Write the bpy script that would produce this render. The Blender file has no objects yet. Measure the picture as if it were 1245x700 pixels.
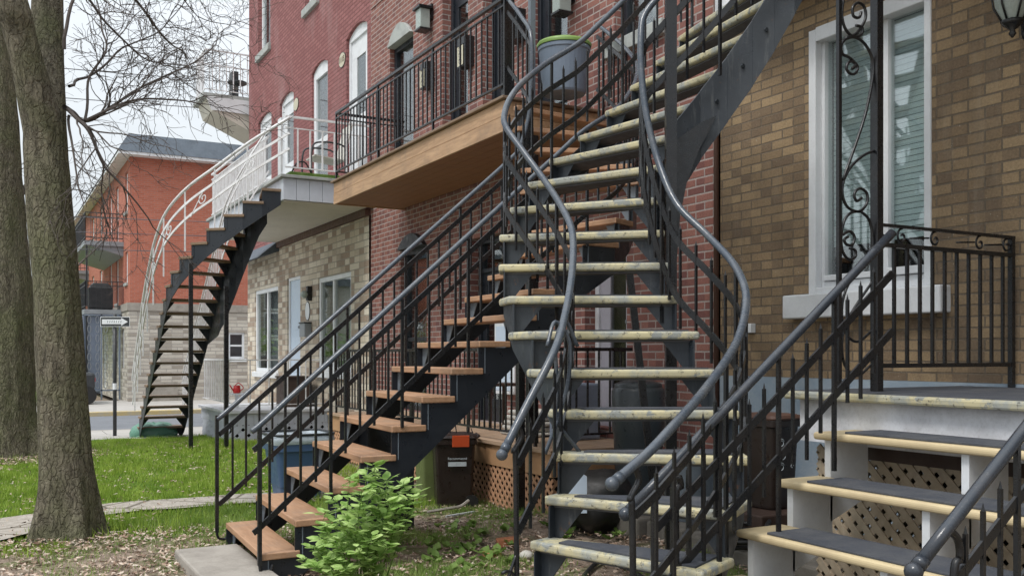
import bpy, math, random
import numpy as np
from mathutils import Vector, noise
random.seed(7)
S = bpy.context.scene
COL = S.collection
V = Vector
CAMZ = 1.4
SN, CS = math.sin(math.radians(29)), math.cos(math.radians(29))
F = 1150.0

# ------------------------------------------------------------------ survey helpers
def W(px, py, d):
    """world point on the sight line measured in the photo, at survey distance d"""
    t = (px-622.5)/F
    return V((d*(SN+t*CS), d*(CS-t*SN), CAMZ+(430-py)*d/F))
def onX(px, py, X):
    t = (px-622.5)/F
    return W(px, py, X/(SN+t*CS))
def onY(px, py, Y):
    t = (px-622.5)/F
    return W(px, py, Y/(CS-t*SN))
def gz(x, y):
    """terrain height"""
    z = 0.0
    if y > 15: z = -0.1*min(1, (y-15)/3.2)
    if y > 18.2: z = -0.1-0.2*min(1, (y-18.2)/3.3)
    if x > 3.2 and y < 7: z += 0.08*min(1, (x-3.2)/1.2)
    if y > 21.5: z = -0.46
    return z

# ------------------------------------------------------------------ node helpers
class NT:
    def __init__(s, name, rough=0.7, metal=0.0, spec=0.5):
        s.m = bpy.data.materials.new(name); s.m.use_nodes = True
        s.t = s.m.node_tree; s.n = s.t.nodes; s.l = s.t.links
        s.b = s.n['Principled BSDF']; s.out = s.n['Material Output']
        s.b.inputs['Roughness'].default_value = rough
        s.b.inputs['Metallic'].default_value = metal
        s.b.inputs['Specular IOR Level'].default_value = spec
        s.geo = s.n.new('ShaderNodeNewGeometry'); s.pos = s.geo.outputs['Position']
    def noisec(s, scale):
        q = s.n.new('ShaderNodeTexNoise'); s.l.new(s.pos, q.inputs['Vector']); q.inputs['Scale'].default_value = scale; q.inputs['Detail'].default_value = 4
        return q.outputs[1]
    def vadd(s, a, b, k):
        m = s.n.new('ShaderNodeVectorMath'); m.operation = 'MULTIPLY_ADD'; s.l.new(b, m.inputs[0]); m.inputs[1].default_value = (k,k,k); s.l.new(a, m.inputs[2])
        return m.outputs[0]
    def math(s, op, a, b=None, c=None, clamp=False):
        q = s.n.new('ShaderNodeMath'); q.operation = op; q.use_clamp = clamp
        for i, v in enumerate((a, b, c)):
            if v is None: continue
            if isinstance(v, (int, float)): q.inputs[i].default_value = v
            else: s.l.new(v, q.inputs[i])
        return q.outputs[0]
    def scaled(s, sc, src=None):
        q = s.n.new('ShaderNodeVectorMath'); q.operation = 'MULTIPLY'
        s.l.new(src or s.pos, q.inputs[0]); q.inputs[1].default_value = sc
        return q.outputs[0]
    def noise(s, scale=5, detail=4, rough=0.55, vec=None, dist=0.0):
        q = s.n.new('ShaderNodeTexNoise'); s.l.new(vec or s.pos, q.inputs['Vector'])
        q.inputs['Scale'].default_value = scale; q.inputs['Detail'].default_value = detail
        q.inputs['Roughness'].default_value = rough; q.inputs['Distortion'].default_value = dist
        return q.outputs[0]
    def voro(s, scale=5, vec=None, feature='F1', out='Distance'):
        q = s.n.new('ShaderNodeTexVoronoi'); q.feature = feature
        s.l.new(vec or s.pos, q.inputs['Vector']); q.inputs['Scale'].default_value = scale
        return q.outputs[out]
    def ramp(s, fac, stops, interp='LINEAR'):
        q = s.n.new('ShaderNodeValToRGB'); s.l.new(fac, q.inputs[0]); e = q.color_ramp.elements
        q.color_ramp.interpolation = interp
        while len(e) < len(stops): e.new(0.5)
        for i, (p, c) in enumerate(stops):
            e[i].position = p
            e[i].color = (c, c, c, 1) if isinstance(c, (int, float)) else (*c, 1)
        return q.outputs[0]
    def mix(s, fac, a, b, mode='MIX'):
        q = s.n.new('ShaderNodeMix'); q.data_type = 'RGBA'; q.blend_type = mode
        for i, v in ((0, fac), (6, a), (7, b)):
            if isinstance(v, (int, float)): q.inputs[i].default_value = v
            elif isinstance(v, tuple): q.inputs[i].default_value = (*v, 1)
            else: s.l.new(v, q.inputs[i])
        return q.outputs[2]
    def sep(s):
        q = s.n.new('ShaderNodeSeparateXYZ'); s.l.new(s.pos, q.inputs[0]); return q.outputs
    def comb(s, x, y, z=0.0):
        q = s.n.new('ShaderNodeCombineXYZ')
        for i, v in enumerate((x, y, z)):
            if isinstance(v, (int, float)): q.inputs[i].default_value = v
            else: s.l.new(v, q.inputs[i])
        return q.outputs[0]
    def color(s, c):
        if isinstance(c, tuple): s.b.inputs['Base Color'].default_value = (*c, 1)
        else: s.l.new(c, s.b.inputs['Base Color'])
    def rough(s, r): s.l.new(r, s.b.inputs['Roughness'])
    def bump(s, h, strength=0.4, dist=0.01):
        q = s.n.new('ShaderNodeBump'); s.l.new(h, q.inputs['Height'])
        q.inputs['Strength'].default_value = strength; q.inputs['Distance'].default_value = dist
        s.l.new(q.outputs[0], s.b.inputs['Normal'])

def paint(name, c, rough=0.55, dirt=0.25, scale=3, bump=0.15, spec=0.5, dirtc=None, metal=0.0):
    t = NT(name, rough, metal, spec)
    dc = dirtc or tuple(v*0.55 for v in c)
    f = t.ramp(t.noise(scale, 6, 0.65), [(0.42, 0.0), (0.75, dirt*2)])
    f2 = t.ramp(t.noise(scale*14, 4, 0.6), [(0.5, 0.0), (0.8, dirt)])
    t.color(t.mix(t.math('ADD', f, f2, clamp=True), c, dc))
    t.rough(t.ramp(t.noise(scale*5, 4), [(0.3, max(0.05, rough-0.12)), (0.7, min(1, rough+0.15))]))
    t.bump(t.noise(scale*25, 4), bump, 0.004)
    return t.m

def chipped(name, c, under, amount=0.5, scale=16, rough=0.6, stain=None, amt2=False):
    t = NT(name, rough)
    n = t.noise(scale, 8, 0.7)
    f = t.ramp(n, [(amount, 0.0), (amount+0.03, 1.0)])
    base = t.mix(t.ramp(t.noise(5, 5), [(0.35, 0.0), (0.7, 0.6)]), c, stain or tuple(v*0.6 for v in c))
    col = t.mix(f, base, under)
    if amt2:
        g2 = t.ramp(t.noise(6, 6, 0.75), [(0.45, 0.0), (0.60, 0.85)]); col = t.mix(g2, col, (0.27,0.29,0.28))
        g3 = t.ramp(t.noise(30, 6, 0.8), [(0.575, 0.0), (0.61, 0.9)]); col = t.mix(g3, col, (0.09,0.08,0.065))
    t.color(col)
    t.bump(t.math('SUBTRACT', 1.0, f), 0.5, 0.003)
    return t.m

def brick(name, c1, c2, mortar, bw=0.215, bh=0.0677, ms=0.010, tint=None, tfac=0.35, rough=0.85, bumps=0.7, stain=(0.06,0.05,0.045), stainamt=0.35, squash=None, soft=None, streak=False):
    t = NT(name, rough, spec=0.3)
    x, y, z = t.sep()
    wob = t.math('MULTIPLY', t.noise(6, 2), 0.006)
    u = t.math('ADD', t.math('ADD', x, y), wob); v = t.math('ADD', z, t.math('MULTIPLY', t.noise(4, 2), 0.006))
    uv = t.comb(u, v)
    q = t.n.new('ShaderNodeTexBrick'); t.l.new(uv, q.inputs['Vector'])
    q.inputs['Color1'].default_value = (*c1, 1); q.inputs['Color2'].default_value = (*c2, 1)
    q.inputs['Mortar'].default_value = (*mortar, 1); q.inputs['Scale'].default_value = 1.0
    q.inputs['Mortar Size'].default_value = ms; q.inputs['Mortar Smooth'].default_value = 0.35
    q.inputs['Brick Width'].default_value = bw; q.inputs['Row Height'].default_value = bh
    q.inputs['Bias'].default_value = 0.0
    if squash: q.squash, q.squash_frequency = squash
    # per-brick extra colour: cell noise on the same grid
    cell = t.comb(t.math('FLOOR', t.math('DIVIDE', u, bw*0.5)), t.math('FLOOR', t.math('DIVIDE', v, bh)))
    wn = t.n.new('ShaderNodeTexWhiteNoise'); wn.noise_dimensions = '2D'; t.l.new(cell, wn.inputs['Vector'])
    col = q.outputs['Color']
    mortarf = q.outputs['Fac']
    if tint:
        f = t.math('MULTIPLY', t.ramp(wn.outputs['Value'], [(0.55, 0.0), (0.75, 1.0)]), t.math('SUBTRACT', 1.0, mortarf))
        col = t.mix(t.math('MULTIPLY', f, tfac), col, tint)
    g = t.ramp(t.noise(70, 5, 0.7), [(0.3, 0.72), (0.7, 1.18)])
    col = t.mix(1.0, col, g, 'MULTIPLY')
    st = t.ramp(t.noise(1.0, 7, 0.7, vec=t.scaled((1.2, 1.2, 0.45))), [(0.5, 0.0), (0.8, stainamt)])
    col = t.mix(st, col, stain)
    if streak:   # water marks and lime bloom running down the wall
        s1_ = t.ramp(t.noise(1.0, 6, 0.75, vec=t.scaled((5.0, 5.0, 0.7))), [(0.56, 0.0), (0.76, 0.3)])
        col = t.mix(s1_, col, (0.42,0.37,0.30))
        s2_ = t.ramp(t.noise(1.0, 5, 0.7, vec=t.scaled((2.2, 2.2, 0.9))), [(0.54, 0.0), (0.74, 0.4)])
        col = t.mix(s2_, col, (0.085,0.065,0.048))
        s3_ = t.ramp(t.noise(55, 3, 0.6), [(0.70, 0.0), (0.73, 0.8)]); col = t.mix(s3_, col, (0.5,0.46,0.38))
    t.color(col)
    h = t.math('ADD', t.math('MULTIPLY', t.math('SUBTRACT', 1.0, mortarf), 1.0), t.math('MULTIPLY', t.noise(60, 5), 0.45))
    t.bump(h, bumps, 0.008)
    return t.m

def woodmat(name, c, c2, rough=0.6, axis=(1, 12, 12), bump=0.3, weather=0.2, wc=(0.12,0.11,0.10)):
    t = NT(name, rough)
    n = t.noise(4, 6, 0.6, vec=t.scaled(axis), dist=0.6)
    col = t.ramp(n, [(0.3, c), (0.7, c2)])
    w = t.ramp(t.noise(3, 6, 0.7), [(0.5, 0.0), (0.75, weather*2)])
    t.color(t.mix(w, col, wc))
    t.bump(n, bump, 0.004)
    return t.m

M = {}
M['black'] = paint('black_metal_paint', (0.009,0.010,0.012), 0.30, 0.2, 6, 0.2, dirtc=(0.035,0.028,0.024))
M['steel'] = paint('blue_black_steel_paint', (0.026,0.033,0.042), 0.34, 0.3, 3, 0.2, dirtc=(0.065,0.07,0.075))
def steelmat():
    t = NT('weathered_steel_plate', 0.36)
    base = t.ramp(t.noise(3, 6, 0.65), [(0.35, (0.015,0.020,0.027)), (0.7, (0.034,0.041,0.049))])
    run = t.ramp(t.noise(1.0, 6, 0.75, vec=t.scaled((22, 22, 3))), [(0.56, 0.0), (0.70, 0.65)])
    col = t.mix(run, base, (0.10,0.105,0.105))
    rust = t.ramp(t.noise(13, 7, 0.75), [(0.63, 0.0), (0.67, 0.8)])
    col = t.mix(rust, col, (0.10,0.045,0.022))
    t.color(col); t.rough(t.ramp(t.noise(8, 5), [(0.3, 0.25), (0.7, 0.6)])); t.bump(t.noise(40, 5), 0.25, 0.004)
    return t.m
M['steel'] = steelmat()
M['tube'] = paint('grey_handrail_paint', (0.052,0.066,0.086), 0.22, 0.4, 9, 0.12, dirtc=(0.11,0.115,0.12))
M['tubeblack'] = paint('dark_handrail_paint', (0.028,0.035,0.046), 0.20, 0.25, 11, 0.12, dirtc=(0.07,0.062,0.06))
M['grey_metal'] = paint('grey_blue_metal', (0.16,0.19,0.22), 0.35, 0.25, 5)
M['white'] = paint('white_paint', (0.74,0.76,0.78), 0.5, 0.18, 4, 0.15, dirtc=(0.42,0.42,0.42))
M['whiterail'] = paint('white_metal_rail', (0.80,0.80,0.81), 0.45, 0.25, 8, 0.2, dirtc=(0.38,0.33,0.30))
M['offwhite'] = paint('worn_white_board', (0.70,0.71,0.74), 0.6, 0.25, 5, 0.3, dirtc=(0.25,0.24,0.24))
M['panelwhite'] = paint('pale_grey_siding', (0.55,0.58,0.64), 0.5, 0.2, 3, dirtc=(0.35,0.37,0.40))
M['soffit'] = paint('cream_soffit', (0.62,0.58,0.50), 0.6, 0.15, 2)
M['yellow'] = chipped('chipped_yellow_paint', (0.52,0.46,0.27), (0.25,0.26,0.24), 0.56, 9, stain=(0.36,0.34,0.25), amt2=True)
M['yellowclean'] = chipped('worn_cream_yellow_paint', (0.58,0.47,0.28), (0.13,0.10,0.07), 0.70, 14, stain=(0.40,0.31,0.19))
M['mat'] = paint('grey_step_mat', (0.060,0.065,0.078), 0.9, 0.3, 6, 0.9, spec=0.2, dirtc=(0.13,0.13,0.13))
M['under'] = paint('stair_underside', (0.10,0.10,0.105), 0.7, 0.4, 3, dirtc=(0.05,0.045,0.04))
M['tread_wood'] = woodmat('tan_deck_wood', (0.32,0.175,0.095), (0.45,0.265,0.155), axis=(9,1,9), weather=0.3, wc=(0.22,0.17,0.13))
M['tread_old'] = woodmat('brown_old_tread', (0.17,0.105,0.06), (0.24,0.16,0.10), axis=(9,1,9), weather=0.3)
M['fascia_wood'] = woodmat('honey_fascia_wood', (0.33,0.195,0.105), (0.52,0.33,0.19), axis=(9,0.7,9), weather=0.3, wc=(0.20,0.14,0.10))
M['soffit_wood'] = woodmat('brown_soffit_wood', (0.24,0.11,0.05), (0.34,0.165,0.08), axis=(1,9,9), weather=0.1)
M['deck_wood'] = woodmat('tan_painted_deck', (0.36,0.24,0.155), (0.43,0.30,0.20), weather=0.3, wc=(0.22,0.18,0.15))
M['orange_wood'] = paint('tan_painted_board', (0.47,0.27,0.14), 0.7, 0.2, 3)
M['orange_lat'] = paint('salmon_lattice', (0.50,0.28,0.16), 0.7, 0.2, 4)
M['brown_lat'] = woodmat('grey_brown_lattice', (0.33,0.26,0.18), (0.46,0.38,0.28), axis=(3,3,3), weather=0.3)
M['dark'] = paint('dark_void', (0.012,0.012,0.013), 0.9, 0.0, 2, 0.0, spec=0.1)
M['door_black'] = paint('black_door_paint', (0.016,0.020,0.027), 0.35, 0.2, 3)
M['door_blue'] = paint('pale_blue_door', (0.56,0.66,0.78), 0.4, 0.1, 3)
M['door_grey'] = paint('grey_lilac_door', (0.42,0.40,0.45), 0.5, 0.15, 3)
M['brick_red'] = brick('red_brown_brick', (0.235,0.098,0.080), (0.30,0.140,0.112), (0.38,0.32,0.295), tint=(0.14,0.062,0.060), tfac=0.6, ms=0.0085, stain=(0.10,0.07,0.06))
M['brick_paint'] = brick('painted_red_brick', (0.255,0.102,0.098), (0.33,0.140,0.134), (0.19,0.075,0.073), ms=0.010, bumps=1.0, stain=(0.34,0.215,0.21), stainamt=0.85)
M['brick_brown'] = brick('tan_brown_brick', (0.385,0.275,0.160), (0.25,0.175,0.105), (0.19,0.15,0.108), tint=(0.125,0.090,0.068), tfac=0.52, ms=0.0065, stain=(0.07,0.055,0.042), stainamt=0.8, bw=0.215, bh=0.0677, bumps=1.0, streak=True)
M['brick_far'] = brick('orange_red_brick', (0.40,0.115,0.068), (0.50,0.160,0.100), (0.40,0.20,0.155), ms=0.011, bumps=0.5, stain=(0.33,0.10,0.07), stainamt=0.3)
M['stone'] = brick('split_stone_veneer', (0.70,0.63,0.52), (0.52,0.44,0.34), (0.40,0.36,0.30), bw=0.44, bh=0.105, ms=0.009, tint=(0.27,0.185,0.135), tfac=0.75, squash=(0.55, 3), bumps=1.0, stainamt=0.2)
M['stone_far'] = brick('pale_stone_blocks', (0.58,0.54,0.47), (0.48,0.44,0.38), (0.36,0.33,0.30), bw=0.75, bh=0.125, ms=0.014, tint=(0.27,0.23,0.19), tfac=0.7, squash=(0.5, 3), bumps=1.0, stainamt=0.15)
M['concrete'] = paint('weathered_concrete', (0.34,0.31,0.27), 0.9, 0.35, 4, 0.6, dirtc=(0.17,0.15,0.13))
M['sill'] = paint('grey_stone_sill', (0.40,0.42,0.40), 0.75, 0.35, 6, 0.4, dirtc=(0.2,0.2,0.19))
M['blue_found'] = paint('blue_grey_foundation', (0.26,0.33,0.40), 0.7, 0.35, 3, 0.5, dirtc=(0.42,0.45,0.47))
M['slate'] = paint('dark_slate_roof', (0.09,0.11,0.135), 0.7, 0.35, 3, 0.4)
M['asphalt'] = paint('asphalt', (0.16,0.17,0.185), 0.9, 0.3, 2, 0.6)
M['sidewalk'] = paint('sidewalk_concrete', (0.40,0.38,0.35), 0.9, 0.25, 2, 0.3)
M['kerbyellow'] = paint('kerb_yellow_paint', (0.50,0.38,0.16), 0.8, 0.5, 2, dirtc=(0.4,0.37,0.3))
M['bin_brown'] = paint('brown_bin_plastic', (0.016,0.009,0.007), 0.35, 0.15, 5, dirtc=(0.04,0.03,0.025))
M['bin_black'] = paint('black_bin_plastic', (0.022,0.025,0.028), 0.45, 0.3, 5, dirtc=(0.06,0.06,0.06))
M['bin_char'] = paint('charcoal_bin_plastic', (0.045,0.055,0.062), 0.35, 0.25, 5)
M['bin_blue'] = paint('blue_bin_plastic', (0.07,0.125,0.24), 0.4, 0.2, 5)
M['bin_green'] = paint('olive_bin_plastic', (0.13,0.16,0.055), 0.5, 0.3, 5)
M['bin_grey'] = paint('blue_grey_bin_plastic', (0.16,0.20,0.26), 0.45, 0.2, 4)
M['lime'] = paint('lime_lid_plastic', (0.20,0.32,0.08), 0.4, 0.15, 5)
M['tub_green'] = paint('translucent_green_tub', (0.10,0.24,0.17), 0.35, 0.2, 4)
M['orange'] = paint('orange_label', (0.62,0.09,0.025), 0.45, 0.1, 5)
M['bag'] = paint('pale_plastic_liner', (0.50,0.56,0.60), 0.25, 0.3, 12, 0.6)
M['red'] = paint('red_plastic', (0.55,0.02,0.02), 0.4, 0.1, 5)
M['ivory'] = paint('ivory_plate', (0.55,0.51,0.38), 0.5, 0.15, 8)
M['lampglass'] = paint('frosted_lamp_glass', (0.36,0.41,0.38), 0.3, 0.1, 5)
M['grey_plastic'] = paint('grey_plastic', (0.27,0.29,0.31), 0.5, 0.2, 4)
M['bluegrey_tarp'] = paint('blue_grey_tarp', (0.20,0.24,0.31), 0.5, 0.25, 4)
M['cloth'] = paint('pale_folded_cloth', (0.55,0.53,0.48), 0.8, 0.25, 8, 0.5)
M['rubber'] = paint('black_rubber', (0.012,0.012,0.012), 0.5, 0.2, 5)
M['terracotta'] = paint('orange_brick_rubble', (0.48,0.19,0.09), 0.8, 0.3, 8)
M['wire'] = paint('wire', (0.10,0.10,0.11), 0.6, 0.0)
M['brownbox'] = paint('dark_brown_wood_box', (0.05,0.028,0.02), 0.6, 0.2)
M['brown_trim'] = paint('brown_trim', (0.10,0.05,0.035), 0.6, 0.25)
M['blind'] = paint('teal_grey_blind', (0.72,0.84,0.84), 0.7, 0.1, 3)
M['curtain'] = paint('pale_curtain', (0.40,0.42,0.42), 0.8, 0.2, 6)
M['stone_slab'] = paint('grey_ledge_stone', (0.17,0.155,0.135), 0.9, 0.4, 5, 0.6, dirtc=(0.08,0.07,0.055))

def glassmat():
    t = NT('window_glass', 0.03)
    tr = t.n.new('ShaderNodeBsdfTransparent'); tr.inputs[0].default_value = (0.94,0.97,0.97,1)
    gl = t.n.new('ShaderNodeBsdfGlossy'); gl.inputs['Roughness'].default_value = 0.02
    lw = t.n.new('ShaderNodeFresnel'); lw.inputs[0].default_value = 1.55
    bp = t.n.new('ShaderNodeBump'); t.l.new(t.noise(1.5, 2), bp.inputs['Height']); bp.inputs['Strength'].default_value = 0.05
    t.l.new(bp.outputs[0], gl.inputs['Normal'])
    f = t.math('ADD', t.math('MULTIPLY', lw.outputs[0], 0.55), 0.04, clamp=True)
    ms = t.n.new('ShaderNodeMixShader'); t.l.new(f, ms.inputs[0]); t.l.new(tr.outputs[0], ms.inputs[1]); t.l.new(gl.outputs[0], ms.inputs[2])
    t.l.new(ms.outputs[0], t.out.inputs[0])
    return t.m
M['glass'] = glassmat()

def barkmat(name, c1, c2, moss):
    t = NT(name, 0.9, spec=0.2)
    v = t.scaled((1, 1, 0.28))
    vor = t.voro(26, vec=t.vadd(v, t.noisec(9), 0.10), feature='DISTANCE_TO_EDGE')
    n = t.noise(16, 8, 0.7, vec=v, dist=0.8)
    col = t.ramp(n, [(0.32, c1), (0.62, c2)])
    col = t.mix(t.ramp(t.noise(2.5, 5, 0.6), [(0.4, 0.0), (0.65, 0.75)]), col, moss)
    edge = t.ramp(vor, [(0.0, 0.2), (0.16, 1.0)])
    col = t.mix(1.0, col, t.mix(0.2, (1.0,1.0,1.0), edge), 'MULTIPLY')
    fine = t.noise(45, 6, 0.75, vec=t.scaled((1, 1, 0.45)))
    col = t.mix(1.0, col, t.ramp(fine, [(0.32, 0.55), (0.55, 1.15)]), 'MULTIPLY')
    t.color(col)
    t.bump(t.math('ADD', t.math('ADD', t.math('MULTIPLY', n, 1.1), t.math('MULTIPLY', edge, 0.5)), t.math('MULTIPLY', fine, 0.5)), 1.0, 0.03)
    return t.m
M['bark'] = barkmat('olive_brown_bark', (0.070,0.060,0.044), (0.225,0.20,0.145), (0.14,0.145,0.075))
M['twig'] = paint('twig_bark', (0.085,0.070,0.062), 0.85, 0.2, 6)

def leafmat(name, a, b, sc=9, trans=0.35):
    t = NT(name, 0.55, spec=0.3)
    col = t.ramp(t.noise(sc, 3), [(0.35, a), (0.65, b)])
    t.color(col)
    tl = t.n.new('ShaderNodeBsdfTranslucent'); t.l.new(col, tl.inputs[0])
    ms = t.n.new('ShaderNodeMixShader'); ms.inputs[0].default_value = trans
    t.l.new(t.b.outputs[0], ms.inputs[1]); t.l.new(tl.outputs[0], ms.inputs[2]); t.l.new(ms.outputs[0], t.out.inputs[0])
    return t.m
M['leaf'] = leafmat('shrub_leaf', (0.22,0.38,0.08), (0.54,0.68,0.27), 14)
M['grass'] = leafmat('grass_blade', (0.17,0.28,0.03), (0.38,0.50,0.09), 3.5)
M['grass2'] = leafmat('thin_yard_grass', (0.16,0.27,0.05), (0.34,0.44,0.14), 5)
M['weed'] = leafmat('weed_leaf', (0.12,0.22,0.04), (0.25,0.37,0.10), 6)

def littermat(name='leaf_litter'):
    t = NT(name, 0.9, spec=0.2)
    t.color(t.ramp(t.voro(38, out='Color'), [(0.15, (0.15,0.095,0.065)), (0.4, (0.33,0.23,0.17)), (0.62, (0.47,0.37,0.29)), (0.85, (0.58,0.50,0.42))]))
    return t.m
M['litter'] = littermat()

def groundmat():
    t = NT('ground_soil_and_turf', 0.95, spec=0.15)
    x, y, z = t.sep()
    n = t.noise(1.6, 6, 0.65)
    soil = t.ramp(t.noise(14, 8, 0.75), [(0.3, (0.13,0.10,0.075)), (0.5, (0.26,0.20,0.155)), (0.7, (0.40,0.32,0.26))])
    turf = t.ramp(t.noise(9, 6, 0.7), [(0.3, (0.055,0.11,0.012)), (0.7, (0.12,0.20,0.03))])
    yn = t.math('ADD', y, t.math('MULTIPLY', t.math('SUBTRACT', n, 0.5), 2.2))
    f = t.math('MULTIPLY', t.math('SUBTRACT', yn, 7.3), 2.0, clamp=True)
    far = t.math('SUBTRACT', 1.0, t.math('MULTIPLY', t.math('SUBTRACT', x, 3.3), 2.5, clamp=True))
    f = t.math('MULTIPLY', f, far, clamp=True)
    patch = t.ramp(t.noise(2.2, 5, 0.6), [(0.5, 0.0), (0.62, 0.5)])
    f = t.math('MAXIMUM', f, patch)
    t.color(t.mix(f, soil, turf))
    t.bump(t.noise(22, 8, 0.7), 0.9, 0.03)
    return t.m
M['ground'] = groundmat()

def pathmat():
    t = NT('cracked_flagstones', 0.9, spec=0.2)
    e = t.ramp(t.voro(1.9, feature='DISTANCE_TO_EDGE'), [(0.0, 0.0), (0.04, 1.0)])
    c = t.ramp(t.noise(10, 7, 0.7), [(0.3, (0.27,0.24,0.20)), (0.7, (0.46,0.42,0.37))])
    t.color(t.mix(e, (0.10,0.085,0.06), c)); t.bump(t.math('ADD', e, t.noise(40, 4)), 0.6, 0.01)
    return t.m
M['path'] = pathmat()

# ------------------------------------------------------------------ mesh helpers
class MB:
    def __init__(s): s.v = []; s.f = []
    def add(s, vs, fs):
        o = len(s.v); s.v += [V(p) for p in vs]; s.f += [tuple(i+o for i in q) for q in fs]; return s
    def quad(s, *p): return s.add(p, [tuple(range(len(p)))])
    def box(s, x0, x1, y0, y1, z0, z1):
        return s.add([(x0,y0,z0),(x1,y0,z0),(x1,y1,z0),(x0,y1,z0),(x0,y0,z1),(x1,y0,z1),(x1,y1,z1),(x0,y1,z1)],
              [(0,3,2,1),(4,5,6,7),(0,1,5,4),(1,2,6,5),(2,3,7,6),(3,0,4,7)])
    def prism(s, poly, vec):
        n = len(poly); vec = V(vec); a = [V(p) for p in poly]; b = [p+vec for p in a]
        fs = [tuple(range(n))[::-1], tuple(range(n, 2*n))] + [(i, (i+1) % n, n+(i+1) % n, n+i) for i in range(n)]
        return s.add(a+b, fs)
    def bar(s, p0, p1, w, h, side=None):
        p0 = V(p0); p1 = V(p1); d = (p1-p0).normalized()
        if side is None:
            side = d.cross(V((0,0,1)))
            if side.length < 1e-3: side = V((1,0,0))
        side = V(side).normalized(); up = side.cross(d).normalized()
        a, b = side*w/2, up*h/2
        vs = [p0-a-b, p0+a-b, p0+a+b, p0-a+b, p1-a-b, p1+a-b, p1+a+b, p1-a+b]
        return s.add(vs, [(0,1,2,3),(7,6,5,4),(0,4,5,1),(1,5,6,2),(2,6,7,3),(3,7,4,0)])
    def tube(s, pts, r, n=10, caps=True):
        pts = [V(p) for p in pts]; m = len(pts); rs = r if isinstance(r, (list, tuple)) else [r]*m
        t0 = (pts[1]-pts[0]).normalized()
        u = t0.cross(V((0,0,1)))
        if u.length < 1e-2: u = t0.cross(V((1,0,0)))
        u.normalize(); vs = []; fs = []
        for i, p in enumerate(pts):
            t = (pts[min(i+1, m-1)]-pts[max(i-1, 0)])
            if t.length < 1e-9: t = t0
            t = t.normalized(); u = (u-t*u.dot(t))
            if u.length < 1e-6: u = t.orthogonal()
            u.normalize(); w = t.cross(u)
            for k in range(n):
                a = 2*math.pi*k/n; vs.append(p+(u*math.cos(a)+w*math.sin(a))*rs[i])
        for i in range(m-1):
            for k in range(n):
                k2 = (k+1) % n; fs.append((i*n+k, i*n+k2, (i+1)*n+k2, (i+1)*n+k))
        if caps: fs += [tuple(range(n))[::-1], tuple(range((m-1)*n, m*n))]
        return s.add(vs, fs)
    def sphere(s, c, r, n=14, sq=1.0):
        c = V(c); vs = []; fs = []; m = n//2
        for i in range(m+1):
            th = math.pi*i/m
            for k in range(n):
                a = 2*math.pi*k/n
                vs.append(c+V((r*math.sin(th)*math.cos(a), r*math.sin(th)*math.sin(a), r*sq*math.cos(th))))
        for i in range(m):
            for k in range(n):
                k2 = (k+1) % n; fs.append((i*n+k, (i+1)*n+k, (i+1)*n+k2, i*n+k2))
        return s.add(vs, fs)
    def lathe(s, prof, c, n=28, sx=1.0, sy=1.0):
        c = V(c); vs = []; fs = []; m = len(prof)
        for r, z in prof:
            for k in range(n):
                a = 2*math.pi*k/n; vs.append(c+V((r*sx*math.cos(a), r*sy*math.sin(a), z)))
        for i in range(m-1):
            for k in range(n):
                k2 = (k+1) % n; fs.append((i*n+k, i*n+k2, (i+1)*n+k2, (i+1)*n+k))
        return s.add(vs, fs)
    def build(s, name, mat, parent=None, smooth=False, bevel=0.0, seg=2, loc=None):
        base = V((0,0,0)); p = parent
        while p is not None:
            base = base + V(p.location); p = p.parent
        me = bpy.data.meshes.new(name)
        if loc is not None and parent is None: base = V(loc)
        me.from_pydata([tuple(v-base) for v in s.v], [], s.f); me.validate(); me.update()
        me.materials.append(mat if not isinstance(mat, str) else M[mat])
        if smooth: me.polygons.foreach_set('use_smooth', [True]*len(me.polygons))
        o = bpy.data.objects.new(name, me); COL.objects.link(o)
        if parent is not None: o.parent = parent
        elif loc is not None: o.location = base
        if bevel:
            b = o.modifiers.new('bevel', 'BEVEL'); b.width = bevel; b.segments = seg; b.limit_method = 'ANGLE'
        return o

def tag(o, label=None, cat=None, group=None, kind=None):
    if label: o['label'] = label
    if cat: o['category'] = cat
    if group: o['group'] = group
    if kind: o['kind'] = kind
    return o
def thing(name, loc, label, cat, group=None):
    o = bpy.data.objects.new(name, None); o.empty_display_size = 0.2; COL.objects.link(o); o.location = V(loc)
    return tag(o, label, cat, group)

def catmull(pts, per=8):
    pts = [V(p) for p in pts]; P = [pts[0]*2-pts[1]]+pts+[pts[-1]*2-pts[-2]]; out = []
    for i in range(1, len(P)-2):
        a, b, c, d = P[i-1], P[i], P[i+1], P[i+2]
        for k in range(per):
            t = k/per
            out.append(0.5*((2*b)+(c-a)*t+(2*a-5*b+4*c-d)*t*t+(3*b-a-3*c+d)*t*t*t))
    out.append(pts[-1]); return out
def resample(pts, step):
    out = [V(pts[0])]; acc = 0
    for a, b in zip(pts, pts[1:]):
        a = V(a); b = V(b); L = (b-a).length
        if L < 1e-9: continue
        s = step-acc
        while s <= L:
            out.append(a.lerp(b, s/L)); s += step
        acc = L-(s-step)
    return out
def down(pts, h): return [p-V((0,0,h)) for p in pts]

def scroll(o, u, v, r0, turns, start, hand=1, n=26, r1=0.12):
    o = V(o); u = V(u); v = V(v); out = []
    for i in range(n+1):
        t = i/n; a = start+hand*turns*2*math.pi*t; r = r0*(1-t)+r0*r1*t
        out.append(o+u*(r*math.cos(a))+v*(r*math.sin(a)))
    return out

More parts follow.
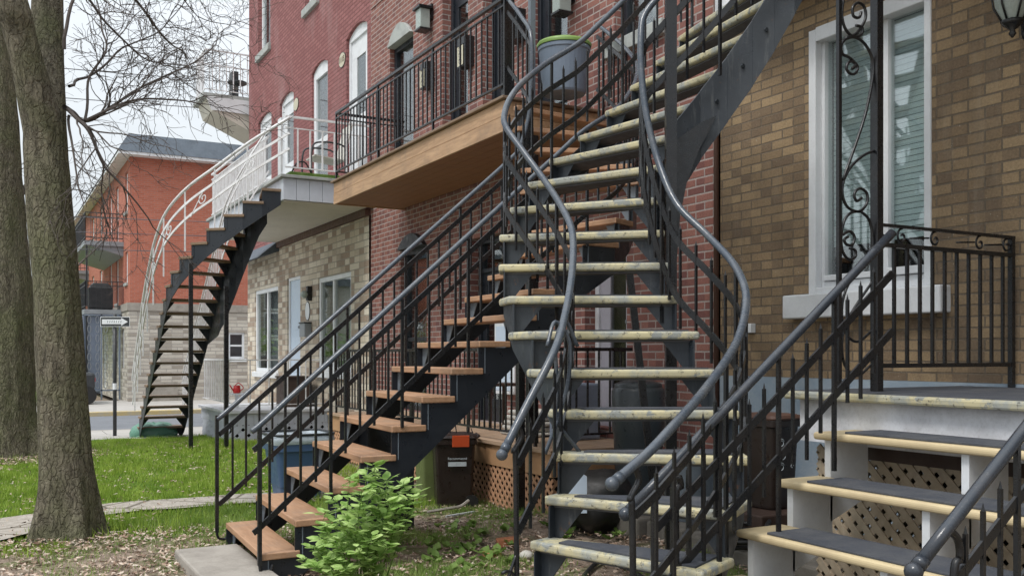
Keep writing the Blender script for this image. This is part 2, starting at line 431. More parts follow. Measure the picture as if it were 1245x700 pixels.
# ------------------------------------------------------------------ stair machinery
def stair_flight(root, Lp, Rp, mats, tread_t=0.045, sdepth=0.30, over=0.03, floor=None, mat_on=False, gusset=True, labels=None, roll=0.016, lipL=0.03, lipR=0.03, gw=0.15, stepmat=None, sdL=None, sdR=None, k0=0, closedR=99):
    """Lp / Rp: nosing end points from bottom to landing edge (last one is the landing edge)."""
    n = len(Lp)-1
    rise = [Lp[i+1].z-Lp[i].z for i in range(n)]
    for i in range(n):
        a, b, c, d = Lp[i].copy(), Rp[i].copy(), Rp[i+1].copy(), Lp[i+1].copy()
        z = a.z; c.z = z; d.z = z; b.z = z
        w = (b-a).normalized(); fwd = V((-w.y, w.x, 0))
        if fwd.dot((d-a)+(c-b)) < 0: fwd = -fwd
        a2 = a-w*lipL; b2 = b+w*lipR
        d2 = d+fwd*over-w*lipL; c2 = c+fwd*over+w*lipR
        mb = MB().prism([a2-V((0,0,tread_t)), b2-V((0,0,tread_t)), c2-V((0,0,tread_t)), d2-V((0,0,tread_t))], (0,0,tread_t))
        tr = mb.build('tread', mats['tread'], root, bevel=roll, seg=3)
        if labels and i in labels: tr['label'] = labels[i]
        if mat_on:
            ww = (b-a).length
            q0 = a+w*0.14*ww+fwd*0.035; q1 = b-w*0.03*ww+fwd*0.035; q2 = c-w*0.03*ww+fwd*0.0; q3 = d+w*0.14*ww
            MB().prism([q0, q1, q2, q3], (0,0,0.009)).build('step_mat', mats['mat'], tr)
            MB().prism([a+fwd*0.035-V((0,0,tread_t+0.012)), b+fwd*0.035-V((0,0,tread_t+0.012)), c-V((0,0,tread_t+0.012)), d-V((0,0,tread_t+0.012))], (0,0,0.010)).build('tread_plate', mats['under'], tr)
        if gusset:
            zt = z-tread_t-0.003; h = min(rise[i]*0.95, 0.2)
            for e, sgn in ((a, 1), (b, -1)):
                p = e+fwd*0.045; g = MB()
                g.prism([V((p.x, p.y, zt)), V((p.x, p.y, zt))+w*sgn*gw, V((p.x, p.y, zt-h))+w*sgn*0.02, V((p.x, p.y, zt-h))], fwd*0.006)
                g.build('bracket', mats['gusset'], tr)
    for side, P, Q, sd in (('L', Lp, Rp, sdL), ('R', Rp, Lp, sdR)):
        mb = MB()
        for i in range(n):
            p, q = P[i], P[i+1]
            if (V((q.x, q.y, 0))-V((p.x, p.y, 0))).length < 0.01: continue
            inw = (V((Q[i].x, Q[i].y, 0))-V((p.x, p.y, 0))).normalized()*0.008
            z = p.z-tread_t-0.002
            s0 = sd[i] if sd else sdepth; s1 = sd[min(i+1, n-1)] if sd else sdepth
            zb0 = p.z-s0; zb1 = q.z-s1
            if floor is not None: zb0 = max(zb0, floor); zb1 = max(zb1, floor)
            if side == 'R' and i >= closedR:
                o_ = -inw*4.5
                mb.prism([V((p.x,p.y,zb0))+o_, V((q.x,q.y,zb1))+o_, V((q.x,q.y,q.z+0.05))+o_, V((p.x,p.y,p.z+0.05))+o_], inw)
                continue
            mb.prism([V((p.x,p.y,zb0)), V((q.x,q.y,zb1)), V((q.x,q.y,z)), V((p.x,p.y,z))], inw)
        # the front face of each tooth is carried by the gussets; the last riser reaches the landing
        mb.build('stringer', mats['stringer'], root)

def railing(root, path, bars, spacing, top, bot, mats, tube_r=0.024, br=0.0065, post_every=4, bw=0.010, bh=0.03, knob=None, square=True, point=True, post_top=0.0, name='railing', postbot=None, skip=0.04, labels=None, tube_n=14, i0=0):
    base = None
    for h in bars:
        q = down(path[i0:], h); rl = MB()
        for a, b in zip(q, q[1:]): rl.bar(a, b, bw, bh)
        o = rl.build(name if base is None else 'flat_bar', mats['bar'], root if base is None else base)
        base = base or o
    MB().tube(path, tube_r, tube_n).build('handrail', mats['tube'], base, smooth=True)
    if knob:
        mb = MB()
        for i, dirn in knob:
            p = path[i]; mb.sphere(p+dirn*0.032, tube_r*1.4, 16)
            mb.tube([p-dirn*0.02, p+dirn*0.012], tube_r*1.15, 14)
        mb.build('rail_knob', mats['tube'], base, smooth=True)
    pts = resample(path[i0:], spacing)[1:-1] if skip else resample(path, spacing)
    for j, p in enumerate(pts):
        t0 = p-V((0,0,top)); t1 = p-V((0,0,bot + (0.05 if j % 2 else 0)))
        if post_every and (j+1) % post_every == 0:
            t0 = p-V((0,0,post_top)); t1 = p-V((0,0,postbot or bot+0.12))
            MB().bar(t0, t1, br*2.6, br*2.6).build('post', mats['bar'], base)
            continue
        mb = MB().bar(t0, t1, br*2, br*2)
        if point:
            mb.tube([t0, t0+V((0,0,0.025))], [br*1.2, 0.001], 4)
        mb.build('baluster', mats['bar'], base)
    return base

# ------------------------------------------------------------------ facade machinery
def arc_pts(y0, y1, zs, rise, n=10):
    out = []
    for i in range(n+1):
        t = i/n; out.append((y0+(y1-y0)*t, zs+rise*(1-(2*t-1)**2)))
    return out
def facade(name, X, y0, y1, z0, z1, holes, mat, parent, depth=0.22, axis='X', sgn=1):
    """front face in plane X (or Y) with openings and their reveals. hole=(a0,a1,z0,z1,arch_rise)"""
    def P(a, z, d=0.0):
        return V((X+d*sgn, a, z)) if axis == 'X' else V((a, X+d*sgn, z))
    ys = sorted({y0, y1} | {h[0] for h in holes} | {h[1] for h in holes}); zs = sorted({z0, z1} | {h[2] for h in holes} | {h[3] for h in holes})
    ys = [y for y in ys if y0 <= y <= y1]; zs = [z for z in zs if z0 <= z <= z1]
    mb = MB()
    for a, b in zip(ys, ys[1:]):
        for c, d in zip(zs, zs[1:]):
            m, k = (a+b)/2, (c+d)/2
            if any(h[0] < m < h[1] and h[2] < k < h[3] for h in holes): continue
            mb.quad(P(a,c), P(b,c), P(b,d), P(a,d))
    for h in holes:
        a, b, c, d, r = h; sp = d-r
        mb.quad(P(a,c), P(a,c,depth), P(a,sp,depth), P(a,sp)); mb.quad(P(b,c), P(b,c,depth), P(b,sp,depth), P(b,sp))
        mb.quad(P(a,c), P(b,c), P(b,c,depth), P(a,c,depth))
        if r <= 0: mb.quad(P(a,d), P(b,d), P(b,d,depth), P(a,d,depth))
        else:
            ar = arc_pts(a, b, sp, r)
            for p, q in zip(ar, ar[1:]):
                mb.quad(P(*p), P(*q), P(*q, depth), P(*p, depth))
                mb.quad(P(*p), P(*q), P(q[0], d), P(p[0], d))
    return mb.build(name, mat, parent)

def window(parent, X, a0, a1, z0, z1, frame='white', fw=0.06, rec=0.10, mull=(), trans=(), sill=None, rise=0.0, back='dark', axis='X', sgn=1, name='window', blinds=False, sillw=0.06, sillh=0.11, label=None, blindz=None):
    def B(mb, p0, p1, q0, q1, d0, d1):
        d0, d1 = sorted((X+d0*sgn, X+d1*sgn))
        if axis == 'X': mb.box(d0, d1, p0, p1, q0, q1)
        else: mb.box(p0, p1, d0, d1, q0, q1)
    mb = MB(); zt = z1-rise
    B(mb, a0, a0+fw, z0, zt, rec, rec+0.08); B(mb, a1-fw, a1, z0, zt, rec, rec+0.08)
    B(mb, a0+fw, a1-fw, z0, z0+fw, rec, rec+0.078); B(mb, a0+fw, a1-fw, zt-fw, zt, rec, rec+0.078)
    for m in mull: B(mb, m-fw*0.45, m+fw*0.45, z0+fw, zt-fw, rec+0.006, rec+0.07)
    for q in trans: B(mb, a0+fw, a1-fw, q-fw*0.4, q+fw*0.4, rec+0.01, rec+0.068)
    if rise > 0:
        ar = arc_pts(a0, a1, zt, rise)
        pl = [(V((X+rec*sgn, p[0], p[1])) if axis == 'X' else V((p[0], X+rec*sgn, p[1]))) for p in ar]
        mb.prism(pl, (0.05*sgn, 0, 0) if axis == 'X' else (0, 0.05*sgn, 0))
    w = mb.build(name, frame, parent, bevel=0.004)
    if label: w['label'] = label
    p = MB(); B(p, a0+fw*0.9, a1-fw*0.9, z0+fw*0.9, zt-fw*0.9, rec+0.035, rec+0.041); p.build('pane', 'glass', w)
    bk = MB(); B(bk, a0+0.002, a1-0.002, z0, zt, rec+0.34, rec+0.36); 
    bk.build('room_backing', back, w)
    if blinds:
        s = MB(); z = z1-rise-fw; bz = blindz or z0+fw
        while z > bz:
            B(s, a0+fw*1.1, a1-fw*1.1, z-0.036, z-0.002, rec+0.085, rec+0.089); z -= 0.038
        s.build('blinds', 'blind', w)
    if sill:
        s = MB(); B(s, a0-sillw, a1+sillw, z0-sillh, z0, -0.06, rec); s.build('sill', sill, w, bevel=0.008)
    return w

def door(parent, X, a0, a1, z0, z1, frame='white', leaf='white', rec=0.12, glass=(0.35, 0.85), handle=0.0, rise=0.0, transom=0.0, glassw=0.14, name='door', label=None):
    mb = MB(); fw = 0.06; zt = z1-rise
    mb.box(X+rec, X+rec+0.1, a0, a0+fw, z0, zt); mb.box(X+rec, X+rec+0.1, a1-fw, a1, z0, zt); mb.box(X+rec, X+rec+0.098, a0+fw, a1-fw, zt-fw, zt)
    lt = zt-fw-transom
    if transom: mb.box(X+rec, X+rec+0.098, a0+fw, a1-fw, lt, lt+0.05)
    if rise: mb.prism([V((X+rec, p[0], p[1])) for p in arc_pts(a0, a1, zt, rise)], (0.06, 0, 0))
    w = mb.build(name, frame, parent, bevel=0.004)
    if label: w['label'] = label
    l = MB(); xa, xb = X+rec+0.03, X+rec+0.07; ya, yb = a0+fw, a1-fw
    if glass:
        g0 = z0+(lt-z0)*glass[0]; g1 = z0+(lt-z0)*glass[1]
        l.box(xa, xb, ya, yb, z0, g0); l.box(xa, xb, ya, yb, g1, lt); l.box(xa, xb, ya, ya+glassw, g0, g1); l.box(xa, xb, yb-glassw, yb, g0, g1)
        l.box(xa-0.008, xa, ya+glassw-0.02, yb-glassw+0.02, z0+0.2, g0-0.12)
    else:
        l.box(xa, xb, ya, yb, z0, lt)
        for q0, q1 in ((0.08, 0.42), (0.5, 0.93)): l.box(xa-0.008, xa, ya+0.1, yb-0.1, z0+(lt-z0)*q0, z0+(lt-z0)*q1)
    l.build('door_leaf', leaf, w, bevel=0.004)
    if glass: MB().box(xa+0.015, xa+0.02, ya+glassw-0.005, yb-glassw+0.005, g0-0.005, g1+0.005).build('pane', 'glass', w)
    if transom: MB().box(xa+0.015, xa+0.02, ya, yb, lt+0.05, zt-fw).build('transom_pane', 'glass', w)
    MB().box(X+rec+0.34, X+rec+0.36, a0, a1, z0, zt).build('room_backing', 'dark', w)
    h = MB().sphere((xa-0.04, ya+0.07, z0+1.0), 0.03, 10); h.tube([(xa-0.035, ya+0.07, z0+1.0), (xa, ya+0.07, z0+1.0)], 0.012, 8)
    h.build('handle', 'grey_metal', w, smooth=True)
    return w

def lattice(mb, O, U, Vv, w, h, sp, sw, th, N):
    """diagonal strips both ways inside rectangle O + u*U + v*V ; N normal"""
    O = V(O); U = V(U); Vv = V(Vv); N = V(N)
    for lay, sg in ((0, 1), (1, -1)):
        c = -h if sg > 0 else 0
        end = w if sg > 0 else w+h
        while c < end:
            # line u = c + sg*v
            pts = []
            if sg > 0: v0 = max(0, -c); v1 = min(h, w-c)
            else: v0 = max(0, c-w); v1 = min(h, c)
            if v1-v0 > 0.02:
                a = O+U*(c+sg*v0)+Vv*v0+N*(lay*th); b = O+U*(c+sg*v1)+Vv*v1+N*(lay*th)
                mb.bar(a, b, th, sw, side=N)
            c += sp

# ================================================================== SETTING
# terrain
g = MB()
xs = [-200,-90,-40,-20,-12]+[ -8+0.4*i for i in range(41)]+[12,20,40,90,200]
ysg = [-200,-80,-30,-10,-4]+[0.4*i for i in range(60)]+[26,30,36,50,80,140,300]
idx = {}
for i, x in enumerate(xs):
    for j, y in enumerate(ysg):
        z = gz(x, y)
        if 0 < y < 18 and -8 < x < 4.5: z += 0.035*(noise.noise(V((x*0.8, y*0.8, 0))))+0.012*noise.noise(V((x*3, y*3, 2)))
        if y > 17.6: z -= 0.02
        idx[i, j] = len(g.v); g.v.append(V((x, y, z)))
for i in range(len(xs)-1):
    for j in range(len(ysg)-1):
        g.f.append((idx[i,j], idx[i+1,j], idx[i+1,j+1], idx[i,j+1]))
tag(g.build('ground', 'ground', smooth=True), kind='structure')
# garden path
def path_lo(x): return max(7.5, 8.80+0.10*math.sin(x*1.1)-max(0, 0.95-x)*0.95)+0.03*math.sin(x*7)
def path_hi(x): return 9.28+0.10*math.sin(x*1.1)-max(0, 0.95-x)*0.42+0.03*math.sin(x*6+1)
g = MB(); px_ = [(-6+0.3*i) for i in range(33)]
for a, b in zip(px_, px_[1:]):
    if b > 4.0: break
    g.quad((a, path_lo(a)-0.05, 0.026), (b, path_lo(b)-0.05, 0.026), (b, path_hi(b)+0.05, 0.028), (a, path_hi(a)+0.05, 0.028))
tag(g.build('garden_path', 'path'), kind='structure')
g = MB()
for a, b in ((17.5, 18.2), (18.2, 19.8), (19.8, 21.5), (21.5, 22.6)):
    za, zb = (gz(0, a) if a < 21.5 else -0.3)+0.012, (gz(0, min(b, 21.49)))+0.012
    for i in range(-20, 2): g.quad((i*1.5+2.2, a, za), (i*1.5+3.69, a, za), (i*1.5+3.69, b, zb), (i*1.5+2.2, b, zb))
tag(g.build('near_sidewalk', 'sidewalk', loc=(0,20,-0.3)), kind='structure')
tag(MB().box(-60, 60, 22.6, 22.75, -0.6, -0.285).build('kerb', 'concrete', loc=(0,22.7,-0.3), bevel=0.02), kind='structure')
tag(MB().box(-80, 80, 22.6, 29.0, -0.6, -0.36).build('street', 'asphalt', loc=(0,26,-0.36)), kind='structure')
tag(MB().box(-80, 80, 29.0, 29.25, -0.6, -0.235).build('kerb', 'kerbyellow', loc=(0,29,-0.25), bevel=0.02), kind='structure')
tag(MB().box(-80, 80, 29.25, 36.0, -0.6, -0.24).build('far_sidewalk', 'sidewalk', loc=(0,32,-0.25)), kind='structure')
tag(MB().box(-30, -2.6, -30, 17.7, -0.1, 0.02).build('street_side_pavement', 'sidewalk', loc=(-4,0,0)), kind='structure')

# ================================================================== RED-BROWN BRICK BUILDING (middle)
XF = 5.1
Y_BR, Y_RP, Y_PE = 5.82, 13.63, 21.3
def yz(px, py): p = onX(px, py, XF); return p.y, p.z
def hole(pxl, pxr, ztop, zbot, rise=0.0):
    ya = onX(pxr, 0, XF).y; yb = onX(pxl, 0, XF).y
    return (ya, yb, zbot, ztop, rise)
TOP = 11.0
red = thing('brick_row_house', (XF+4, 9.7, 0), 'red brown brick row house with black doors behind the wood clad balcony', 'house')
DK = 3.72
hA = hole(474, 502.5, 6.05, DK+0.02, 0.24)
hB = hole(538, 569, 6.5, DK, 0.0)
hC = hole(587, 621, 6.5, DK, 0.0)
hD = hole(642, 690, 6.5, DK, 0.0)
hE = hole(747, 800, 6.4, yz(775, 40)[1], 0.0)
hF = hole(487, 519, 3.05, 0.62, 0.2)
hG = hole(571, 616, 2.78, 0.60, 0.0)
hH = hole(711, 762, 2.6, 0.70, 0.0)
hI = hole(612, 630, 2.5, 0.9, 0.0)
facade('wall', XF, Y_BR, Y_RP, 0.0, TOP, [hA, hB, hC, hD, hE, hF, hG, hH], 'brick_red', red)
MB().box(XF+0.7, XF+11, Y_BR+0.01, Y_RP-0.01, 0, TOP-0.01).build('rear_block', 'dark', red)
# upper openings
window(red, XF, *hA[:2], DK+0.06, 5.81, frame='door_black', fw=0.07, back='curtain', name='window', rec=0.07)
# arched sheet metal hood over the opening
def hood(par, h, z, mat, out=0.05, t=0.10, rise=0.17, name='arched_hood'):
    ar = arc_pts(h[0]+0.003, h[1]-0.003, z-rise, rise-0.004)
    MB().prism([V((XF-out, p[0], p[1])) for p in ar], (out+0.16, 0, 0)).build(name, mat, par, bevel=0.004)
hood(red, hA, 6.05, 'sill', 0.05, 0.07, 0.24)
door(red, XF, *hB[:4], frame='door_black', leaf='door_black', transom=0.4, glass=(0.3, 0.9), glassw=0.1, label='black glazed door left of the brick pier on the upper floor')
door(red, XF, *hC[:4], frame='door_black', leaf='door_black', transom=0.4, glass=(0.45, 0.9), label='black door behind the corner post of the upper balcony')
door(red, XF, *hD[:4], frame='door_black', leaf='door_black', transom=0.4, glass=(0.1, 0.92), glassw=0.12, label='wide black door behind the grey bin on the upper balcony')
window(red, XF, *hE[:4], frame='door_black', fw=0.06, sill='sill', sillh=0.13, back='curtain', sillw=0.12)
window(red, XF, *hF[:3], 2.85, frame='door_black', rec=0.07, fw=0.07, trans=(1.6,), back='curtain', label='tall ground floor window under a black arched hood')
hood(red, hF, 3.05, 'door_black', 0.06, 0.06, 0.2)
door(red, XF, *hG[:4], frame='door_black', leaf='door_black', transom=0.35, glass=(0.15, 0.92), glassw=0.1)
door(red, XF, *hH[:4], frame='offwhite', leaf='door_grey', glass=(0.2, 0.92), glassw=0.16, label='grey white door behind the curved staircase')
# brick soldier bands
MB().box(XF-0.012, XF+0.02, Y_BR+0.02, Y_RP-0.02, 6.62, 6.84).build('brick_course', 'brick_red', red)
# plates, mailboxes, lamps
def mailbox(px, py, w, h, lab, plate=True):
    p = onX(px, py, XF-0.02)
    t = thing('mailbox', p, lab, 'mailbox', 'black mailboxes with ivory number plates')
    MB().box(XF-0.12, XF-0.001, p.y-w/2, p.y+w/2, p.z-h/2, p.z+h/2).build('box', 'black', t, bevel=0.006)
    MB().box(XF-0.13, XF-0.121, p.y-w/2+0.02, p.y+w/2-0.02, p.z+h*0.22, p.z+h/2-0.015).build('lid', 'black', t)
    pl = MB().box(XF-0.11, XF-0.01, p.y+w/2+0.002, p.y+w/2+0.012, p.z-h*0.42, p.z+h*0.42)
    pl.box(XF-0.131, XF-0.1305, p.y-w*0.3, p.y+w*0.42, p.z-h*0.45, p.z+h*0.2)
    pl.build('number_plate', 'ivory', t)
    mk = MB()
    for k in range(3):
        zz = p.z-h*0.3+k*h*0.2
        mk.tube(scroll((XF-0.1335, p.y+w*0.06, zz), (0,1,0), (0,0,1), w*0.16, 0.95, 0.3, n=10, r1=0.9), 0.003, 4)
    mk.build('number_marks', 'black', t)
mailbox(523, 93, 0.20, 0.34, 'small black mailbox with ivory plate left of the black doors')
mailbox(570, 65, 0.22, 0.36, 'black mailbox with ivory plate on the brick pier between two black doors')
mailbox(632, 33, 0.20, 0.34, 'black mailbox with ivory plate right of the balcony corner post')
def lamp(px, py, s, lab, X=XF):
    p = onX(px, py, X-0.12)
    t = thing('wall_lamp', p, lab, 'wall lamp')
    MB().box(X-0.03, X-0.001, p.y-0.06*s, p.y+0.06*s, p.z-0.02, p.z+0.16*s).box(X-0.17, X-0.031, p.y-0.02, p.y+0.02, p.z+0.11*s, p.z+0.13*s).prism(
        [(X-0.22,p.y-0.1*s,p.z+0.09*s),(X-0.02,p.y-0.1*s,p.z+0.09*s),(X-0.02,p.y+0.1*s,p.z+0.09*s),(X-0.22,p.y+0.1*s,p.z+0.09*s)], (0,0,0.03)).build('housing', 'black', t)
    MB().box(X-0.19, X-0.05, p.y-0.07*s, p.y+0.07*s, p.z-0.13*s, p.z+0.09*s).build('lamp_glass', 'lampglass', t, bevel=0.01)
    MB().box(X-0.20, X-0.04, p.y-0.08*s, p.y+0.08*s, p.z-0.15*s, p.z-0.131*s).build('lamp_base', 'black', t)
lamp(514, 22, 1.15, 'square frosted wall lamp beside the arched upper window')
lamp(683, 0, 1.0, 'frosted wall lamp above the grey bin on the upper balcony')
# drain / joint between the two houses
t = MB().tube([(XF-0.025, Y_BR-0.02, 0.1), (XF-0.025, Y_BR-0.02, 8)], 0.022, 10)
tag(t.build('drain_pipe', 'brown_trim', smooth=True, loc=(XF-0.05, Y_BR, 0.1)), 'thin dark brown drain pipe at the joint of red and tan brick', 'drain pipe')

# upper wooden balcony
BX, BY0, BY1 = 4.07, 7.49, 12.3
bal = thing('wooden_balcony', (4.6, 9.9, 3.4), 'wood clad balcony with black railing on the red brown brick house', 'balcony')
fa = MB(); 
fa.box(BX, BX+0.03, BY0, BY1, 3.405, 3.545); fa.box(BX+0.004, BX+0.03, BY0, BY1, 3.548, 3.688)
fa.box(BX+0.03, XF-0.002, BY0, BY0+0.03, 3.405, 3.545); fa.box(BX+0.03, XF-0.002, BY0+0.004, BY0+0.03, 3.548, 3.688)
fa.box(BX+0.03, XF-0.002, BY1-0.03, BY1, 3.405, 3.688)
fa.build('fascia', 'fascia_wood', bal, bevel=0.004)
MB().box(BX-0.035, XF-0.002, BY0-0.035, BY1+0.03, 3.692, 3.72).build('deck', 'tread_old', bal, bevel=0.006)
so = MB(); x = BX+0.034
while x < XF-0.1:
    so.box(x, min(x+0.132, XF-0.003), BY0+0.032, BY1-0.032, 3.42, 3.435); x += 0.137
so.build('soffit', 'soffit_wood', bal)
def picket_rail(root, pts, ztop, zbot, sp, mats, r=0.007, railw=0.035, railh=0.03, double=0.0, botmat=None, post=0.018, name='railing', topbar=0.0):
    mb = MB(); m2b = MB(); m3b = MB(); pts = [V((p[0], p[1], 0)) for p in pts]
    for a, b in zip(pts, pts[1:]):
        mb.bar(a+V((0,0,ztop)), b+V((0,0,ztop)), railw, railh)
        if double: m3b.bar(a+V((0,0,ztop-double)), b+V((0,0,ztop-double)), railw*0.6, railh*0.5)
        m2b.bar(a+V((0,0,zbot)), b+V((0,0,zbot)), railw*0.7, railh*0.6)
    base = mb.build(name, mats, root); m2b.build('bottom_rail', mats, base)
    if double: m3b.build('upper_rail', mats, base)
    for a, b in zip(pts, pts[1:]):
        L = (b-a).length; n = max(1, int(L/sp))
        for k in range(1, n):
            p = a.lerp(b, k/n)
            MB().bar(p+V((0,0,zbot)), p+V((0,0,ztop-double)), 2*r, 2*r).build('baluster', mats, base)
    return base
rb = picket_rail(bal, [(XF-0.03, BY1-0.06), (BX+0.02, BY1-0.06), (BX+0.02, BY0+0.02)], 4.62, 3.84, 0.115, 'black', double=0.07)
for y in (BY0+0.02, BY0+1.6, BY0+3.2, BY1-0.06):
    MB().bar((BX+0.02, y, 3.72), (BX+0.02, y, 4.6), 0.022, 0.022).build('post', 'black', rb)
cp = MB().box(BX+0.04, BX+0.13, BY0+0.04, BY0+0.13, 3.72, 7.2); cp.build('corner_post', 'black', bal)
MB().bar((BX+0.3, BY0+0.02, 3.72), (BX+0.3, BY0+0.02, 7.2), 0.05, 0.05).build('post', 'grey_metal', bal)
# short black rail between the two houses' balconies
# grey wheelie bin with green lid on the balcony
def bin_(name, c, w, d, h, mat, lidmat, label, group=None, taper=0.82, rot=0.0, lidh=0.06, wheels=True, handle=True, extra=None):
    t = thing(name, c, label, 'bin', group)
    cx, cy, cz = c; ca, sa = math.cos(rot), math.sin(rot)
    def R(x, y, z): return V((cx+x*ca-y*sa, cy+x*sa+y*ca, cz+z))
    mb = MB(); rings = []
    prof = [(taper, 0.0), (taper+0.02, 0.03), (0.97, 0.86), (1.0, 0.862), (1.06, 0.865), (1.06, 0.935), (1.0, 0.94)]
    ns = 6
    for s_, zz in prof:
        ring = []
        for sx, sy, a0 in ((1,1,0),(-1,1,90),(-1,-1,180),(1,-1,270)):
            for k in range(ns):
                a = math.radians(a0+90*k/(ns-1)); r = 0.035
                ring.append(R(sx*(w/2*s_-r)+r*math.cos(a), sy*(d/2*s_-r)+r*math.sin(a), zz*h))
        rings.append(ring)
    m = len(rings[0]); vs = [p for r in rings for p in r]; fs = []
    for i in range(len(rings)-1):
        for k in range(m): fs.append((i*m+k, i*m+(k+1) % m, (i+1)*m+(k+1) % m, (i+1)*m+k))
    fs += [tuple(range(m))[::-1], tuple(range((len(rings)-1)*m, len(rings)*m))]
    mb.add(vs, fs); mb.build('bin_body', mat, t, bevel=0.003)
    lm = MB(); lr = []
    for s_, zz in ((1.08, 0.94), (1.1, 0.955), (1.04, 0.985), (0.75, 1.0)):
        ring = []
        for sx, sy, a0 in ((1,1,0),(-1,1,90),(-1,-1,180),(1,-1,270)):
            for k in range(ns):
                a = math.radians(a0+90*k/(ns-1)); r = 0.04
                ring.append(R(sx*(w/2*s_-r)+r*math.cos(a), sy*(d/2*s_-r)+r*math.sin(a), zz*h))
        lr.append(ring)
    vs = [p for r in lr for p in r]; fs = []
    for i in range(3):
        for k in range(m): fs.append((i*m+k, i*m+(k+1) % m, (i+1)*m+(k+1) % m, (i+1)*m+k))
    fs += [tuple(range(m))[::-1], tuple(range(3*m, 4*m))]
    lm.add(vs, fs); lm.build('lid', lidmat, t)
    if handle:
        MB().tube([R(w*0.45, -d*0.3, h*0.92), R(w*0.6, -d*0.3, h*0.97), R(w*0.6, d*0.3, h*0.97), R(w*0.45, d*0.3, h*0.92)], 0.012, 8).build('handle', mat, t, smooth=True)
    if wheels:
        for s_ in (-1, 1):
            MB().tube([R(w*0.40, s_*d*0.36, 0.06), R(w*0.40, s_*d*0.46, 0.06)], 0.06, 18).build('wheel', 'rubber', t, smooth=False)
    return t, R
p = W(683, 100, 8.35)
gb = thing('lidded_bin', (p.x+0.1, p.y+0.12, 3.72), 'blue grey tub with lime green lid on the upper wooden balcony', 'bin')
MB().lathe([(0.0,0.0),(0.185,0.0),(0.195,0.02),(0.228,0.38),(0.236,0.385),(0.236,0.42),(0.0,0.42)], (p.x+0.1,p.y+0.12,3.722), 36).build('bin_body', 'bin_grey', gb, smooth=False, bevel=0.003)
MB().lathe([(0.242,0.422),(0.248,0.445),(0.235,0.462),(0.20,0.458),(0.17,0.485),(0.0,0.50)], (p.x+0.1,p.y+0.12,3.722), 36).build('lid', 'lime', gb, smooth=True)
# ground deck of the red house
dk = thing('front_deck', (4.6, 9.7, 0), 'low tan painted deck with salmon lattice skirt under the wooden balcony', 'deck')
DX = 4.06
mb = MB(); x = DX-0.03
while x < XF-0.02:
    mb.box(x, min(x+0.135, XF-0.003), 6.62, 12.45, 0.575, 0.605); x += 0.14
mb.build('deck_boards', 'deck_wood', dk)
mb = MB(); y = 6.66
while y < 12.4:
    mb.box(DX, DX+0.03, y, min(y+1.18, 12.42), 0.38, 0.573); y += 1.185
mb.box(DX+0.03, XF-0.003, 6.66, 6.69, 0.38, 0.573); mb.box(DX+0.03, XF-0.003, 12.39, 12.42, 0.05, 0.573)
mb.build('fascia', 'orange_wood', dk)
mb = MB(); lattice(mb, (DX+0.012, 6.66, 0.01), (0,1,0), (0,0,1), 5.76, 0.37, 0.088, 0.027, 0.006, (1,0,0))
lattice(mb, (DX+0.03, 6.68, 0.01), (1,0,0), (0,0,1), 1.0, 0.37, 0.088, 0.027, 0.006, (0,1,0))
mb.build('lattice_skirt', 'orange_lat', dk)
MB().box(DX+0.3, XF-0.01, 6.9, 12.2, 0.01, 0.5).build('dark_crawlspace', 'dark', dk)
r1 = picket_rail(dk, [(DX+0.05, 12.3), (DX+0.05, 7.0)], 1.44, 0.70, 0.105, 'black', r=0.007)
r2 = picket_rail(dk, [(DX+0.05, 6.9), (XF-0.05, 6.9)], 1.44, 0.70, 0.11, 'black', r=0.007)
for y in (12.3, 11.0, 9.7, 8.3, 7.0): MB().bar((DX+0.05, y, 0.6), (DX+0.05, y, 1.45), 0.025, 0.025).build('post', 'black', r1)
MB().bar((4.25, 7.3, 0.6), (4.25, 7.3, 3.4), 0.085, 0.085).build('support_post', 'black', dk)
# things on the deck
c = W(597, 500, 9.25)
t = thing('cardboard_stack', (4.72, 7.95, 0.605), 'pale stack of folded cloths and boards on the tan deck behind the railing', 'folded cloths')
mb = MB()
for k in range(5):
    mb.box(4.45+0.01*k, 4.98-0.012*k, 7.72+0.015*(k % 2), 8.28-0.02*k, 0.608+0.05*k, 0.65+0.05*k)
mb.build('folded_layer', 'cloth', t, bevel=0.015)
t = MB().prism([(4.62,7.28,0.607),(4.98,7.28,0.607),(4.98,7.62,0.607),(4.62,7.62,0.607)], (0,0,0.52))
tag(t.build('storage_box', 'bluegrey_tarp', loc=(4.8,7.45,0.607), bevel=0.02), 'blue grey upright storage box on the deck beside the black post', 'storage box')
t = thing('folding_table', (4.75, 8.9, 0.605), 'small dark side table on the tan deck under the stair', 'table')
MB().box(4.55, 4.98, 8.7, 9.15, 1.06, 1.09).build('table_top', 'brownbox', t, bevel=0.005)
for sx in (4.58, 4.95):
    for sy in (8.73, 9.12): MB().bar((sx,sy,0.607),(sx,sy,1.06),0.025,0.025).build('leg', 'brownbox', t)
# pale blue panel, not a window: door leaf's reflected light put into colour
t = MB().box(XF-0.05, XF-0.012, yz(630,0)[0], yz(606,0)[0], 0.95, 1.75)
o = t.build('window', 'white', red, bevel=0.004); o['label'] = 'small pale blue panel painted as reflected light low beside the black door'
MB().box(XF-0.054, XF-0.0505, yz(630,0)[0]+0.04, yz(606,0)[0]-0.04, 0.99, 1.71).build('pane', 'door_blue', o)

